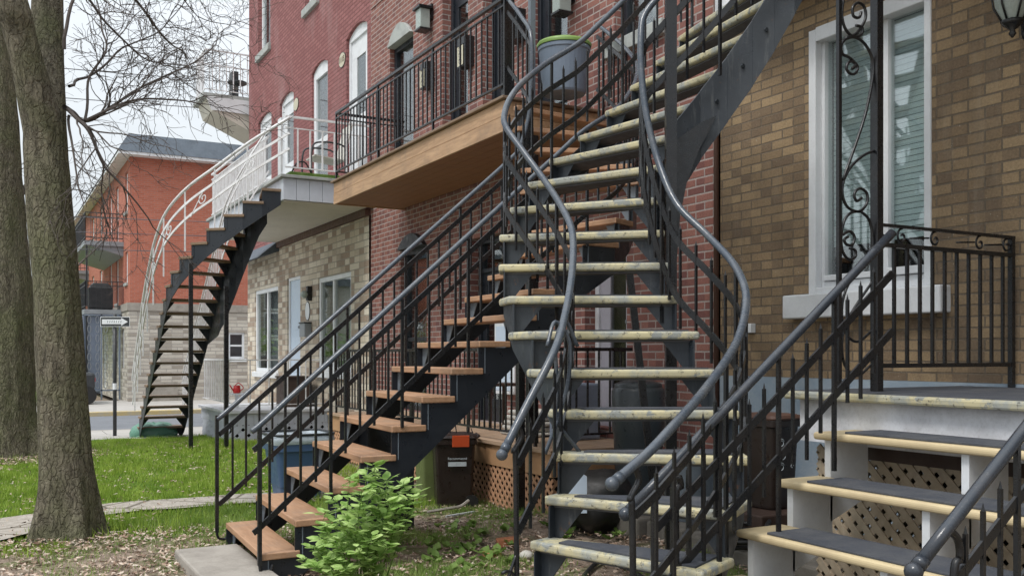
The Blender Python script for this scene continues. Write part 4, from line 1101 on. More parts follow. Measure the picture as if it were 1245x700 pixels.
# ================================================================== STAIR 2 : straight flight with tan wooden treads
s2 = thing('wooden_tread_staircase', (2.6, 6.4, 0), 'black steel staircase with tan wooden treads up to the wooden balcony', 'staircase')
r2 = 3.72/20; YN, YFR = 5.77, 6.95
Ln, Rf = [], []      # near side, far side
for k in range(1, 13):
    x = 1.45+0.2125*(k-1); z = r2*k
    Ln.append(V((x, YN, z))); Rf.append(V((x+0.05, YFR, z)))
for j in range(1, 9):
    a = j/8*math.pi/2; z = r2*(12+j)
    cx, cy = 3.87, 7.02
    Rf.append(V((cx+0.12*math.sin(a), cy+0.09-0.16*math.cos(a), z)))
    Ln.append(V((cx+1.17*math.sin(a), cy-1.25*math.cos(a)+0.42*math.sin(a)**2, z)))
m2 = dict(tread='tread_wood', mat='mat', under='under', gusset='grey_metal', stringer='door_black')
stair_flight(s2, Ln, Rf, m2, tread_t=0.042, sdepth=0.42, floor=0.0, roll=0.007, gw=0.14, lipL=0.015, lipR=0.015)
MB().box(2.5, 2.95, YFR-0.03, YFR-0.015, -0.03, 0.9).box(2.5, 2.52, YFR-0.20, YFR-0.031, -0.03, 0.9).build('support_plate', 'steel', s2)
MB().bar((3.95, 6.98, 0.0), (3.95, 6.98, 2.6), 0.06, 0.06).build('support_post', 'black', s2)
pN = [p+V((0,-0.02,0.79)) for p in Ln[:12]]
pN = [pN[0]-V((0.06,0,0.045))]+pN
pNc = pN+[p+V((0,0,0.80)) for p in Ln[12:]]
def ext(P, per=6): return catmull(P, per)
rt = dict(bar='black', tube='tube')
railing(s2, ext(pNc, 4), (0.12, 0.62), 0.128, 0.12, 0.62, rt, tube_r=0.0185, br=0.007, post_every=5, post_top=0.02, postbot=0.86, bw=0.012, bh=0.034, point=False, i0=1)
pF = [p+V((0,0.02,0.79)) for p in Rf[:11]]
pF = [pF[0]-V((0.06,0,0.045))]+pF+[V((3.84, 6.97, 3.03)), V((3.95, 6.98, 3.16)), V((4.04, 6.97, 3.5)), V((4.06, 6.98, 4.08)), V((4.09, 7.2, 4.34)), V((4.10, 7.48, 4.60))]
railing(s2, ext(pF, 4), (0.12, 0.62), 0.128, 0.12, 0.62, rt, tube_r=0.0185, br=0.007, post_every=5, post_top=0.02, postbot=0.86, bw=0.012, bh=0.034, point=False, i0=1)
for y, yy in ((YN-0.02, YN-0.02), (YFR+0.02, YFR+0.02)):
    MB().bar((1.44, y, 0.12), (1.44, y, 0.96), 0.024, 0.024).tube(catmull([V((1.44,y,0.13)), V((1.45,y,0.08)), V((1.50,y,0.07)), V((1.52,y,0.12))], 5), 0.010, 6).build('newel_post', 'black', s2)
# concrete pad
tag(MB().box(1.10, 1.52, 4.6, 6.68, -0.06, 0.085).build('concrete_pad', 'concrete', loc=(1.3,5.6,0), bevel=0.015), kind='structure')

# ================================================================== STAIR 3 : spiral stair with yellow edged treads
s3 = thing('spiral_staircase', (2.8, 4.0, 0), 'large black spiralling steel staircase with chipped yellow edged treads in the foreground', 'staircase')
Lpx = {1:(651,655,4.45),2:(668,600,4.53),3:(678,548,4.58),4:(687,497,4.66),5:(678,446,4.80),6:(646,400,5.0),7:(621,360,5.22),8:(611,322,5.5),9:(608,283,5.7),10:(624,249,5.92),11:(640,217,6.16),12:(668,191,6.42),13:(706,162,6.59),14:(738,131,6.68),15:(767,99,6.76),16:(798,68,6.83),17:(826,38,6.9),18:(853,7,6.96),19:(880,-24,7.02),20:(905,-56,7.08)}
Rpx = {1:(846,690,3.85),2:(880,640,4.05),3:(916,552,4.45),4:(894,494,4.72),5:(870,445,4.88),6:(845,400,5.02),7:(821,357,5.2),8:(807,318,5.40),9:(802,277,5.5),10:(800,237,5.54),11:(792,198,5.60),12:(810,160,5.68),13:(847,125,5.70),14:(880,82,5.66),15:(911,38,5.62),16:(938,-8,5.58),17:(962,-55,5.55),18:(985,-100,5.55),19:(1005,-150,5.55),20:(1025,-200,5.55)}
def S3(d, k):
    px, py, dd = d[k]; p = W(px, py, dd); p.z = 0.33+0.2*k-0.01; return p
L3 = [V((1.97,3.73,0.12)), V((2.10,3.79,0.32))]+[S3(Lpx, k) for k in range(1, 19)]
R3 = [V((2.03,2.74,0.12)), V((2.26,2.86,0.32))]+[S3(Rpx, k) for k in range(1, 19)]
def smooth_list(P, it=2, keep=()):
    for _ in range(it):
        Q = [p.copy() for p in P]
        for i in range(1, len(P)-1):
            Q[i].x = P[i].x*0.6+(P[i-1].x+P[i+1].x)*0.2; Q[i].y = P[i].y*0.6+(P[i-1].y+P[i+1].y)*0.2
        P = Q
    return P
L3 = smooth_list(L3, 1); R3 = smooth_list(R3, 1)
m3 = dict(tread='yellow', mat='mat', under='under', gusset='steel', stringer='steel')
stair_flight(s3, L3, R3, m3, tread_t=0.044, sdepth=0.30, floor=0.0, mat_on=True, roll=0.014, gw=0.17, over=0.035, closedR=13, sdR=[0.30]*10+[0.36,0.42,0.46,0.42,0.36]+[0.34]*12)
kd = [(0, V((-0.8,0.1,-0.25)).normalized())]
def hpath(lst): return catmull([W(*q) for q in lst], 6)
H3L = hpath([(614,545,4.28),(644,486,4.38),(672,431,4.48),(684,396,4.62),(695,337,4.88),(696,284,5.12),(683,252,5.3),(661,218,5.48),(636,184,5.62),(615,154,5.75),(614,136,5.84),(622,117,5.94),(638,98,6.12),(666,76,6.36),(703,53,6.56),(729,29,6.66),(755,4,6.74),(785,-28,6.82),(830,-75,6.9),(870,-120,7.0)])
H3R = hpath([(751,582,3.52),(790,548,3.62),(818,518,3.72),(851,481,3.9),(880,442,4.1),(898,410,4.28),(907,372,4.48),(904,345,4.62),(889,317,4.82),(858,284,5.0),(822,247,5.14),(800,195,5.28),(786,140,5.36),(780,90,5.42),(779,51,5.46),(783,20,5.5),(805,-8,5.52),(850,-55,5.5),(905,-120,5.46),(960,-190,5.42)])
rk = dict(bar='black', tube='tube')
for P in (H3L, H3R):
    d0 = (P[0]-P[1]).normalized()
    r = railing(s3, P, (0.19, 0.50), 0.138, 0.11, 0.60, rk, tube_r=0.0195, br=0.0062, post_every=6, post_top=0.0, postbot=0.84, bw=0.012, bh=0.034, knob=[(0, d0)], i0=3)
    # newel with lyre scrolls at the foot of the rail
    c = P[3]
    nb = MB(); q = V((c.x, c.y, 0.0))
    nb.tube(catmull([V((c.x,c.y,c.z-0.0)), V((c.x+0.02,c.y,c.z-0.06)), V((c.x-0.02,c.y,c.z-0.13)), V((c.x-0.01,c.y,c.z-0.2)), V((c.x,c.y,0.0))], 6), 0.013, 8)
    dd = (P[8]-P[0]); dd.z = 0; dd.normalize()
    nb.tube(scroll(q+V((0,0,0.36))-dd*0.06, -dd, (0,0,1), 0.06, 1.1, 1.0, n=18), 0.008, 6)
    nb.tube(scroll(q+V((0,0,0.22))-dd*0.06, -dd, (0,0,-1), 0.06, 1.1, 1.0, n=18), 0.008, 6)
    nb.tube(catmull([q+V((0,0,0.5)), q-dd*0.10+V((0,0,0.28)), q-dd*0.16+V((0,0,0.02))], 6), 0.008, 6)
    nb.build('newel_scroll', 'black', r, smooth=True)
for i in range(1, 17):
    p = R3[i].lerp(R3[i+1], 0.5); w_ = (R3[i]-L3[i]); w_.z = 0; w_.normalize()
    o_ = 0.052 if i >= 13 else 0.004
    MB().tube([p+w_*o_-V((0,0,0.12)), p+w_*(o_+0.012)-V((0,0,0.12))], 0.013, 6).build('bolt', 'steel', s3)
# looped ribbon in the left rail
c = W(684, 396, 4.62)
lp = MB()
for s_ in (1, -1):
    lp.tube(catmull([c+V((0,0,-0.10))-V((0.10,0.02,0))*s_, c+V((-0.03*s_,0,0.0))+V((0.0,0.02,0.02)), c+V((0.04*s_,0.0,-0.08)), c+V((0.03*s_,0,-0.28)), c+V((-0.03,0,-0.46)), c+V((-0.10*s_,0,-0.62))], 6), 0.010, 7)
lp.build('looped_bar', 'tube', s3, smooth=True)
colp = W(815.5, 240, 5.52)
MB().bar((colp.x, colp.y, 0.0), (colp.x, colp.y, 6.0), 0.062, 0.062, side=(CS,-SN,0)).build('support_column', 'black', s3)
gp = [W(x, y, 5.60) for x, y in ((806,196),(822,170),(850,150),(872,140),(850,182),(835,222),(827,262),(822,330),(820,398),(806,398))]
MB().prism(gp, V((SN,CS,0))*0.008).build('gusset_plate', 'black', s3)
c2 = W(797, 440, 6.9); c3 = W(765, 330, 6.9)
MB().bar((c2.x,c2.y,0.3), (c3.x, c3.y, c3.z), 0.05, 0.05).build('diagonal_brace', 'black', s3)
# ================================================================== STAIR 4 : white steps at the right
s4 = thing('white_wooden_steps', (3.2, 2.5, 0), 'white wooden front steps with cream edged treads and grey mats at the lower right', 'steps')
zs4 = [0.20, 0.405, 0.61, 0.82, 1.03]
YL, YR_ = 3.22, 1.72
for k, z in enumerate(zs4):
    x = 2.47+0.242*k
    tr = MB().box(x, x+0.285, YR_-0.03, YL+0.03, z-0.036, z).build('tread', 'yellowclean', s4, bevel=0.014, seg=3)
    MB().box(x+0.028, x+0.27, YR_+0.05, YL-0.14, z+0.0005, z+0.011).build('step_mat', 'mat', tr, bevel=0.003)
for y in (YL-0.05, (YL+YR_)/2-0.02, YR_+0.02):
    mb = MB()
    for k, z in enumerate(zs4):
        x = 2.47+0.242*k
        lo_ = max(0.0, z-0.42); 
        mb.prism([(x+0.035, y, lo_), (x+0.29, y, max(0, lo_+0.10)), (x+0.29, y, z-0.038), (x+0.035, y, z-0.038)], (0, 0.035, 0))
    mb.build('stringer', 'white', s4)
ld = thing('porch_landing', (4.4, 1.5, 0), 'grey topped porch landing with white fascia and wood lattice under it', 'porch')
MB().box(3.68, XF-0.02, -2.5, 3.64, 1.172, 1.21).build('landing_floor', 'mat', ld)
MB().box(3.655, 3.70, -2.5, 3.66, 1.166, 1.208).build('landing_nosing', 'yellow', ld, bevel=0.012)
MB().box(3.70, XF-0.02, 3.641, 3.665, 1.166, 1.206).build('landing_nosing', 'yellow', ld, bevel=0.008)
MB().box(3.72, 3.75, -2.5, 3.60, 0.95, 1.165).box(3.751, XF-0.02, 3.57, 3.60, 0.95, 1.165).build('fascia', 'offwhite', ld)
mb = MB(); lattice(mb, (3.80, -2.5, 0.02), (0,1,0), (0,0,1), 6.05, 0.9, 0.084, 0.036, 0.008, (1,0,0))
lattice(mb, (3.82, 3.56, 0.02), (1,0,0), (0,0,1), 1.2, 0.9, 0.088, 0.042, 0.008, (0,1,0))
mb.build('lattice_skirt', 'brown_lat', ld)
MB().box(3.79,3.82,-2.5,3.47,0.88,0.948).build('ledger_board', 'brownbox', ld)
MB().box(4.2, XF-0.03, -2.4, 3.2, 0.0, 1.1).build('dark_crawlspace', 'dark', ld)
# handrails of the white steps
rb4 = dict(bar='black', tube='tubeblack')
a = W(767, 618, 3.83); b = V((3.74, 3.06, 1.985)); b = W(1085, 283, 4.44)
Lr = [a.lerp(b, k/12) for k in range(13)]
railing(s4, Lr, (0.19, 0.46), 0.104, 0.09, 0.56, rb4, tube_r=0.021, br=0.0065, post_every=4, post_top=0.0, postbot=0.80, bw=0.012, bh=0.034, knob=[(0, (a-b).normalized())], i0=1)
a2 = W(1118, 685, 2.90); dirv = (b-a); b2 = a2+dirv
Rr = [a2.lerp(b2, k/12) for k in range(13)]
rr = railing(s4, Rr, (0.20, 0.48), 0.104, 0.09, 0.58, rb4, tube_r=0.021, br=0.0065, post_every=4, post_top=0.0, postbot=0.80, bw=0.012, bh=0.034, knob=[(0, (a2-b2).normalized())], i0=1)
c = Rr[1]
MB().tube(catmull([c, c+V((0.05,0.0,-0.04)), c+V((0.06,0,-0.10)), c+V((0.03,0,-0.17)), c+V((0.03,0,-0.7))], 6), 0.013, 8).build('newel_scroll', 'black', rr, smooth=True)
c = Lr[1]; q = V((c.x, c.y, 0))
nb = MB().tube(catmull([c, c+V((0.01,0,-0.06)), c+V((-0.01,0,-0.12)), c+V((0,0,-0.75))], 6), 0.014, 8)
nb.tube(catmull([c+V((0.12,0,0.02)), c+V((0.13,0,-0.03)), c+V((0.105,0,-0.08)), c+V((0.11,0,-0.7))], 6), 0.014, 8)
for s_ in (-1, 1): nb.tube(scroll(q+V((-0.075*s_-0.0,0,0.13)), (s_,0,0), (0,0,1), 0.065, 1.2, 0.2, n=20), 0.010, 6)
nb.build('newel_scroll', 'black', s4, smooth=True)

# wrought iron column + porch railing
YC = 3.3
def K(px, py): return onY(px, py, YC)
ic = thing('wrought_iron_column', (3.85, YC, 1.21), 'black wrought iron porch column with scrollwork between two bars', 'porch column')
xa, xb = K(1020, 400).x, K(1066, 400).x
MB().bar((xa, YC, 1.21), (xa, YC, 3.95), 0.020, 0.020, side=(1,0,0)).build('thin_bar', 'black', ic)
MB().bar((xb, YC, 1.21), (xb, YC, 3.95), 0.046, 0.046, side=(1,0,0)).build('thick_bar', 'black', ic, bevel=0.003)
def cz(l): return [K(950+x/2.12, y/2.12) for x, y in l]
crv = [
 [(192,158),(180,160),(178,172),(188,180),(196,170),(192,155),(176,150),(160,165),(165,185),(190,190),(196,165)][:0],
 [(182,178),(190,170),(186,160),(173,162),(168,176),(176,190),(190,190),(196,172),(176,150),(158,140),(154,120),(165,102),(192,98),(218,118),(236,160),(234,210),(215,300),(185,390),(158,465)],
 [(240,388),(210,402),(180,430),(160,468),(158,505),(172,535),(200,545),(220,525),(220,498),(202,486),(188,500),(194,518),(207,510)],
 [(205,545),(180,548),(162,570),(154,610),(158,648),(174,668),(190,662),(190,645),(176,640)],
 [(205,545),(225,565),(234,600),(236,650)],
 [(158,605),(175,596),(188,610),(183,630),(168,630),(162,618),(172,610)],
 [(160,0),(156,40),(165,75),(185,95),(206,90),(208,72),(192,66)],
 [(165,100),(195,85),(216,50),(214,20),(198,8),(184,20),(186,42),(200,46),(206,32)],
 [(150,-120),(160,-60),(190,-20),(230,-80),(235,-160)],
]
mb = MB()
for c in crv:
    if c: mb.tube(catmull(cz(c), 6), 0.0075, 7)
mb.build('scrollwork', 'black', ic, smooth=True)
# lower continuation between column bars
mb = MB(); 
for zz in (1.45, 1.62): mb.tube(catmull([V((xb,YC,zz+0.35)), V((xa+0.05,YC,zz+0.1)), V((xa+0.03,YC,zz-0.08)), V((xa+0.12,YC,zz-0.16)), V((xb-0.03,YC,zz-0.1))], 6), 0.007, 6)
mb.build('lower_scroll', 'black', ic, smooth=True)
pr = thing('porch_railing', (4.5, YC, 1.21), 'black wrought iron porch railing with small scrolls against the tan brick wall', 'railing')
mb = MB(); X0, X1 = xb+0.03, XF-0.03
for z, h in ((2.055, 0.016), (1.955, 0.022), (1.34, 0.022)): mb.bar((X0, YC, z), (X1, YC, z), 0.022, h)
mb.bar((X1-0.02, YC, 1.21), (X1-0.02, YC, 2.06), 0.028, 0.028); mb.build('rail_frame', 'black', pr)
n = 11
for k in range(1, n): x = X0+(X1-X0)*k/n; MB().bar((x, YC, 1.345), (x, YC, 1.95), 0.015, 0.015, side=(1,0,0)).build('baluster', 'black', pr)
for cx in (X0+0.16, X0+0.42, X1-0.30, X1-0.06):
    MB().tube(scroll((cx, YC, 2.005), (1,0,0), (0,0,1), 0.042, 1.2, 1.5, n=20), 0.006, 6).tube([(cx-0.2,YC,2.0),(cx-0.05,YC,2.01)],0.005,5).build('scroll', 'black', pr, smooth=True)

# ================================================================== LOOSE THINGS
# blue bin with liner
c = W(361, 600, 9.15)
t = thing('recycling_tub', (c.x, c.y, 0.0), 'blue square plastic tub with a clear liner bag behind the wooden treads', 'bin')
def sqring(cx, cy, h, r, z, n=8):
    out = []
    for sx, sy, a0 in ((1,1,0),(-1,1,90),(-1,-1,180),(1,-1,270)):
        for k in range(n):
            a = math.radians(a0+90*k/(n-1)); out.append(V((cx+sx*(h-r)+r*math.cos(a), cy+sy*(h-r)+r*math.sin(a), z)))
    return out
def loft(rings, cap0=True, cap1=False):
    mb = MB(); m = len(rings[0]); vs = [p for r in rings for p in r]; fs = []
    for i in range(len(rings)-1):
        for k in range(m): fs.append((i*m+k, i*m+(k+1) % m, (i+1)*m+(k+1) % m, (i+1)*m+k))
    if cap0: fs.append(tuple(range(m))[::-1])
    if cap1: fs.append(tuple(range((len(rings)-1)*m, len(rings)*m)))
    return mb.add(vs, fs)
H = 0.60
loft([sqring(c.x,c.y,0.185,0.05,0.02), sqring(c.x,c.y,0.205,0.06,0.14), sqring(c.x,c.y,0.212,0.06,0.145), sqring(c.x,c.y,0.262,0.09,H-0.12), sqring(c.x,c.y,0.285,0.10,H-0.115), sqring(c.x,c.y,0.29,0.10,H), sqring(c.x,c.y,0.272,0.10,H), sqring(c.x,c.y,0.25,0.09,H-0.2), sqring(c.x,c.y,0.18,0.06,0.05)], True, True).build('tub_body', 'bin_blue', t, smooth=False)
rg = []
for i, (h, z) in enumerate(((0.296,H-0.05),(0.306,H-0.02),(0.300,H+0.03),(0.27,H+0.015),(0.245,H-0.12),(0.19,H-0.2),(0.1,H-0.15))):
    ring = sqring(c.x, c.y, h, 0.11 if h > 0.15 else 0.06, z, 10)
    for k, p in enumerate(ring): p.z += 0.022*noise.noise(p*14+V((i,0,0))); p.x += 0.010*noise.noise(p*20)
    rg.append(ring)
loft(rg, False, True).build('liner_bag', 'bag', t, smooth=True)
MB().tube([p+V((0,0,0.04)) for p in sqring(c.x,c.y,0.302,0.11,H)]+[sqring(c.x,c.y,0.302,0.11,H)[0]+V((0,0,0.04))], 0.012, 6).build('rim_band', 'bin_black', t, smooth=True)
# brown bin + green bin
c = W(551, 612, 8.75)
bb, R = bin_('wheeled_bin', (c.x, c.y, 0.0), 0.38, 0.40, 0.67, 'bin_brown', 'bin_brown', 'dark brown wheeled bin with an orange label in front of the salmon lattice', rot=-0.35)
MB().prism([R(-0.03,-0.218,0.56), R(0.125,-0.218,0.56), R(0.125,-0.232,0.665), R(-0.03,-0.232,0.665)], R(0,-0.008,0)-R(0,0,0)).build('orange_label', 'orange', bb, bevel=0.003)
MB().prism([R(-0.065,-0.208,0.385), R(0.10,-0.208,0.385), R(0.10,-0.210,0.425), R(-0.065,-0.210,0.425)], R(0,-0.004,0)-R(0,0,0)).build('white_band', 'bag', bb)
MB().tube(catmull([R(-0.03,0.0,0.67), R(-0.02,0,0.74), R(0.0,0,0.76), R(0.02,0,0.74), R(0.03,0,0.67)], 6), 0.006, 6).build('wire_bail', 'black', bb)
MB().tube([R(0.13,0,0.67), R(0.15,0,0.76), R(0.18,0,0.67)], 0.006, 6).build('wire_bail', 'black', bb)
put_text('Recommencé', R(0.018,-0.2125,0.455), 0.032, bb, 'bag', facing=-0.35)
# swirl arrows
c = W(538, 604, 9.0)
g2, R = bin_('wheeled_bin', (c.x-0.05, c.y+0.12, 0.0), 0.30, 0.36, 0.61, 'bin_green', 'bin_brown', 'olive green wheeled bin half hidden behind the dark brown one', rot=-0.2)
# black bin beneath the spiral stair
c = W(776, 600, 7.6)
b3 = thing('rubbish_bin', (c.x, c.y, 0.06), 'tall round charcoal bin behind the spiralling treads', 'bin')
MB().lathe([(0.0,0.0),(0.165,0.0),(0.17,0.03),(0.20,0.70),(0.212,0.72),(0.215,1.04),(0.205,1.06),(0.19,1.075)], (c.x,c.y,0.06), 36).build('bin_body', 'bin_char', b3, smooth=True)
MB().lathe([(0.192,1.076),(0.19,1.10),(0.12,1.125),(0.0,1.13)], (c.x,c.y,0.06), 36).build('lid', 'bin_char', b3, smooth=True)
t = thing('black_bag', W(722, 560, 7.3), 'black plastic bag heaped left of the tall black bin', 'bag')
c = W(722, 600, 7.2)
mb = MB().sphere((c.x, c.y, 0.28), 0.30, 22, 0.8)
mb.v = [p+V((noise.noise(p*6), noise.noise(p*6+V((5,0,0))), noise.noise(p*6+V((0,5,0)))))*0.09 for p in mb.v]
mb.build('bag_body', 'rubber', t, smooth=True)
c = W(703, 588, 6.6)
tag(MB().prism([(c.x-0.10,c.y-0.02,0.3),(c.x+0.02,c.y-0.08,0.3),(c.x+0.02,c.y-0.08,0.55),(c.x-0.10,c.y-0.02,0.62)], (0.03,0.05,0)).build('magazine_bundle', 'door_blue', loc=(c.x,c.y,0.3)), 'pale blue printed packet leaning under the spiralling treads', 'packet')
# raised stone ledge in front of the tan house foundation
lg = MB(); random.seed(3)
y = 3.75
while y < 6.5:
    L = random.uniform(0.35, 0.7)
    lg.box(4.1+random.uniform(-0.06,0.06), XF-0.02, y, y+L-0.02, 0.0, 0.20+random.uniform(-0.03,0.03)); y += L
tag(lg.build('stone_ledge', 'stone_slab', bevel=0.02, loc=(4.6,5,0)), 'low rough grey stone ledge along the blue grey foundation', 'ledge')
c = W(935, 560, 6.1)
b4, R = bin_('wheeled_bin', (c.x, c.y, 0.42), 0.26, 0.30, 0.60, 'bin_brown', 'brown_trim', 'brown bin with white scribble beside the white steps', rot=0.1)
sc_ = MB()
for (u, v, s_) in ((-0.06,0.42,1),(-0.05,0.34,-1),(-0.06,0.27,1)):
    sc_.tube(scroll(R(u,-0.150,v), R(1,0,0)-R(0,0,0), (0,0,1), 0.028, 1.3, 0.4, s_, n=14, r1=0.5), 0.0025, 4)
for k in range(6):
    sc_.tube(scroll(R(0.04,-0.151,0.27+0.03*k), R(1,0,0)-R(0,0,0), (0,0,1), 0.014, 0.8, 0.4*k, 1, n=8, r1=0.7), 0.0025, 4)
sc_.build('white_scribble', 'bag', b4)
tag(MB().box(c.x-0.3, c.x+0.3, c.y-0.25, c.y+0.3, 0.21, 0.415).build('timber_block', 'brownbox', loc=(c.x,c.y,0.2), bevel=0.01), 'dark timber block under the brown scribbled bin', 'block')
c = W(905, 610, 5.7)
pts = []
for k in range(90):
    a = k*0.28; r = 0.17+0.02*math.sin(k*0.7); pts.append(V((c.x+0.02*math.sin(k)+r*math.cos(a), c.y+r*math.sin(a)*0.9, 0.24+0.0016*k)))
tag(MB().tube(pts, 0.014, 8).build('garden_hose', 'rubber', smooth=True, loc=(c.x,c.y,0.24)), 'coiled black garden hose on the stone ledge near the white steps', 'hose')
hp = catmull([W(690,690,5.3), W(700,668,5.6), W(735,640,6.2), W(790,660,5.6), W(800,690,5.2), W(770,720,4.8)], 10)
for p in hp: p.z = gz(p.x, p.y)+0.03
tag(MB().tube(hp, 0.016, 8).build('drain_hose', 'rubber', smooth=True, loc=hp[0]), 'black drain hose lying on the soil under the lowest spiral tread', 'hose')
# grey object & light box behind treads
c = W(840, 520, 6.9)
t = thing('metal_planter', (c.x, c.y, 0.2), 'grey ribbed metal tub behind the treads against the brick wall', 'tub')
prof = [(0.16,0.0)]
for k in range(12): prof += [(0.17+0.002*k,0.03+0.035*k),(0.178+0.002*k,0.045+0.035*k)]
prof += [(0.21,0.46),(0.19,0.46),(0.17,0.40),(0.0,0.40)]
MB().lathe(prof, (c.x, c.y, 0.20)).build('tub_body', 'grey_metal', t, smooth=True)
# green tub near far stair
c = W(178, 528, 17.2)
t = thing('plastic_tub', (c.x+0.15, c.y+0.0, -0.1), 'translucent green plastic tub tipped over at the foot of the far staircase', 'tub')
rings = []
for s_, z in ((0.26,0.0),(0.36,0.03),(0.38,0.10),(0.34,0.20),(0.24,0.27),(0.08,0.29)):
    rings.append([V((c.x+0.1+s_*math.cos(a)*1.1, c.y-0.2+s_*math.sin(a)*0.7, -0.12+z*0.95+0.02*math.sin(a*5))) for a in [2*math.pi*k/24 for k in range(24)]])
loft(rings, True, True).build('tub_body', 'tub_green', t, smooth=True)
MB().tube([rings[1][k]+V((0,0,0.01)) for k in range(24)]+[rings[1][0]+V((0,0,0.01))], 0.02, 6).build('rim', 'tub_green', t, smooth=True)
# brick bits in the yard
for px, py, lab, w_ in ((617, 655, 'orange brick fragment on the grass left of the spiral newel', 0.10), (598, 668, 'flat orange shard lying on the soil left of the spiral newel', 0.07)):
    p = W(px, py, 1.4*F/(py+8-430))
    tag(MB().prism([(p.x-w_,p.y-0.04,0.0),(p.x+w_*0.8,p.y-0.05,0.0),(p.x+w_,p.y+0.05,0.0),(p.x-w_*0.7,p.y+0.045,0.0)], (0.0,0.01,0.055 if w_ > 0.08 else 0.03)).build('brick_fragment', 'terracotta', loc=(p.x,p.y,0), bevel=0.008), lab, 'brick fragment')
p = W(640, 672, 1.4*F/250)
tag(MB().sphere((p.x,p.y,0.03),0.05,12,0.7).build('pale_stone', 'cloth', smooth=True, loc=(p.x,p.y,0.03)), 'small pale stone beside the spiral stair post', 'stone')
p = W(560, 622, 8.1)
tag(MB().bar((p.x-0.16,p.y-0.05,0.03),(p.x+0.14,p.y+0.02,0.035),0.02,0.015).build('white_stick', 'white', loc=(p.x,p.y,0.03)), 'thin white stick on the soil in front of the brown bin', 'stick')
p = W(545, 612, 8.3)
tag(MB().tube(catmull([V((p.x-0.2,p.y,0.03)),V((p.x-0.05,p.y-0.04,0.05)),V((p.x+0.1,p.y-0.03,0.06)),V((p.x+0.2,p.y,0.10))],5),0.014,6).build('twig', 'concrete', loc=(p.x,p.y,0.03)), 'bent pale twig at the foot of the brown bin', 'twig')

# ================================================================== TREES
def trunk_mesh(mb, ctr, n=56, per=10, flare=0.0, zb=0.0, ridge=0.075, seed=0):
    P = catmull([c for c, r in ctr], per); Rr = catmull([V((r, 0, 0)) for c, r in ctr], per)
    rings = []
    for i, (p, r) in enumerate(zip(P, Rr)):
        r = r.x; ring = []; h = p.z-zb
        for k in range(n):
            a = 2*math.pi*k/n
            q = V((math.cos(a)*3.2, math.sin(a)*3.2, p.z*0.9+seed))
            d = 1+ridge*noise.noise(q*1.3)+ridge*0.8*abs(noise.noise(V((math.cos(a)*9, math.sin(a)*9, p.z*1.6+seed))))+ridge*0.35*noise.noise(V((math.cos(a)*20, math.sin(a)*20, p.z*5)))
            if flare and h < 0.8:
                f = (max(0, 1-h/0.8))**2.2
                d += f*flare*(0.15+0.95*max(0, math.sin(a*5+seed+0.6*math.sin(a*2)))**1.3)
            ring.append(p+V((math.cos(a), math.sin(a), 0))*r*d)
        rings.append(ring)
    m = n; vs = [p for r in rings for p in r]; fs = []
    for i in range(len(rings)-1):
        for k in range(m): fs.append((i*m+k, i*m+(k+1) % m, (i+1)*m+(k+1) % m, (i+1)*m+k))
    fs.append(tuple(range((len(rings)-1)*m, len(rings)*m)))
    mb.add(vs, fs)

def grow(mb, p, d, L, r, depth, rnd, droop=0.0):
    n = 7; pts = [p]; rs = [r]; q = p; dd = d.normalized()
    for i in range(n):
        dd = (dd+V((rnd.uniform(-1,1), rnd.uniform(-1,1), rnd.uniform(-1,1)-droop))*0.36).normalized()
        q = q+dd*L/n; pts.append(q); rs.append(r*(1-0.62*(i+1)/n))
    mb.tube(pts, [max(x, 0.0018) for x in rs], 4 if r < 0.02 else 7, caps=False)
    if depth <= 0: return
    k = rnd.choice((3, 4, 5)) if depth > 1 else rnd.choice((3, 4))
    for j in range(k):
        i = rnd.randint(1, n); b = pts[i]
        ax = V((rnd.uniform(-1,1), rnd.uniform(-1,1), rnd.uniform(-0.7,1))).normalized()
        nd = ((pts[i]-pts[i-1]).normalized()+ax*rnd.uniform(0.6, 1.1)).normalized()
        grow(mb, b, nd, L*rnd.uniform(0.38, 0.65), max(0.0024, rs[i]*0.62), depth-1, rnd, droop)
def limb(mb, pts, r0, r1, rnd, nb, L, depth, droop=0.1):
    P = catmull(pts, 6); n = len(P)
    for i, p in enumerate(P[1:-1]): p += V((noise.noise(p*3), noise.noise(p*3+V((3,0,0))), noise.noise(p*3+V((0,3,0)))))*0.03
    rs = [r0+(r1-r0)*i/(n-1) for i in range(n)]; mb.tube(P, rs, 8, caps=False)
    for k in range(nb):
        i = rnd.randint(int(n*0.2), n-1); t = (P[i]-P[i-1]).normalized()
        ax = V((rnd.uniform(-1,1), rnd.uniform(-1,1), rnd.uniform(-0.8,1))).normalized()
        grow(mb, P[i], t+ax*rnd.uniform(0.6,1.1), L*rnd.uniform(0.6,1.1), max(0.005, rs[i]*0.55), depth, rnd, droop)
    grow(mb, P[-1], P[-1]-P[-2], L, r1, depth, rnd, droop)

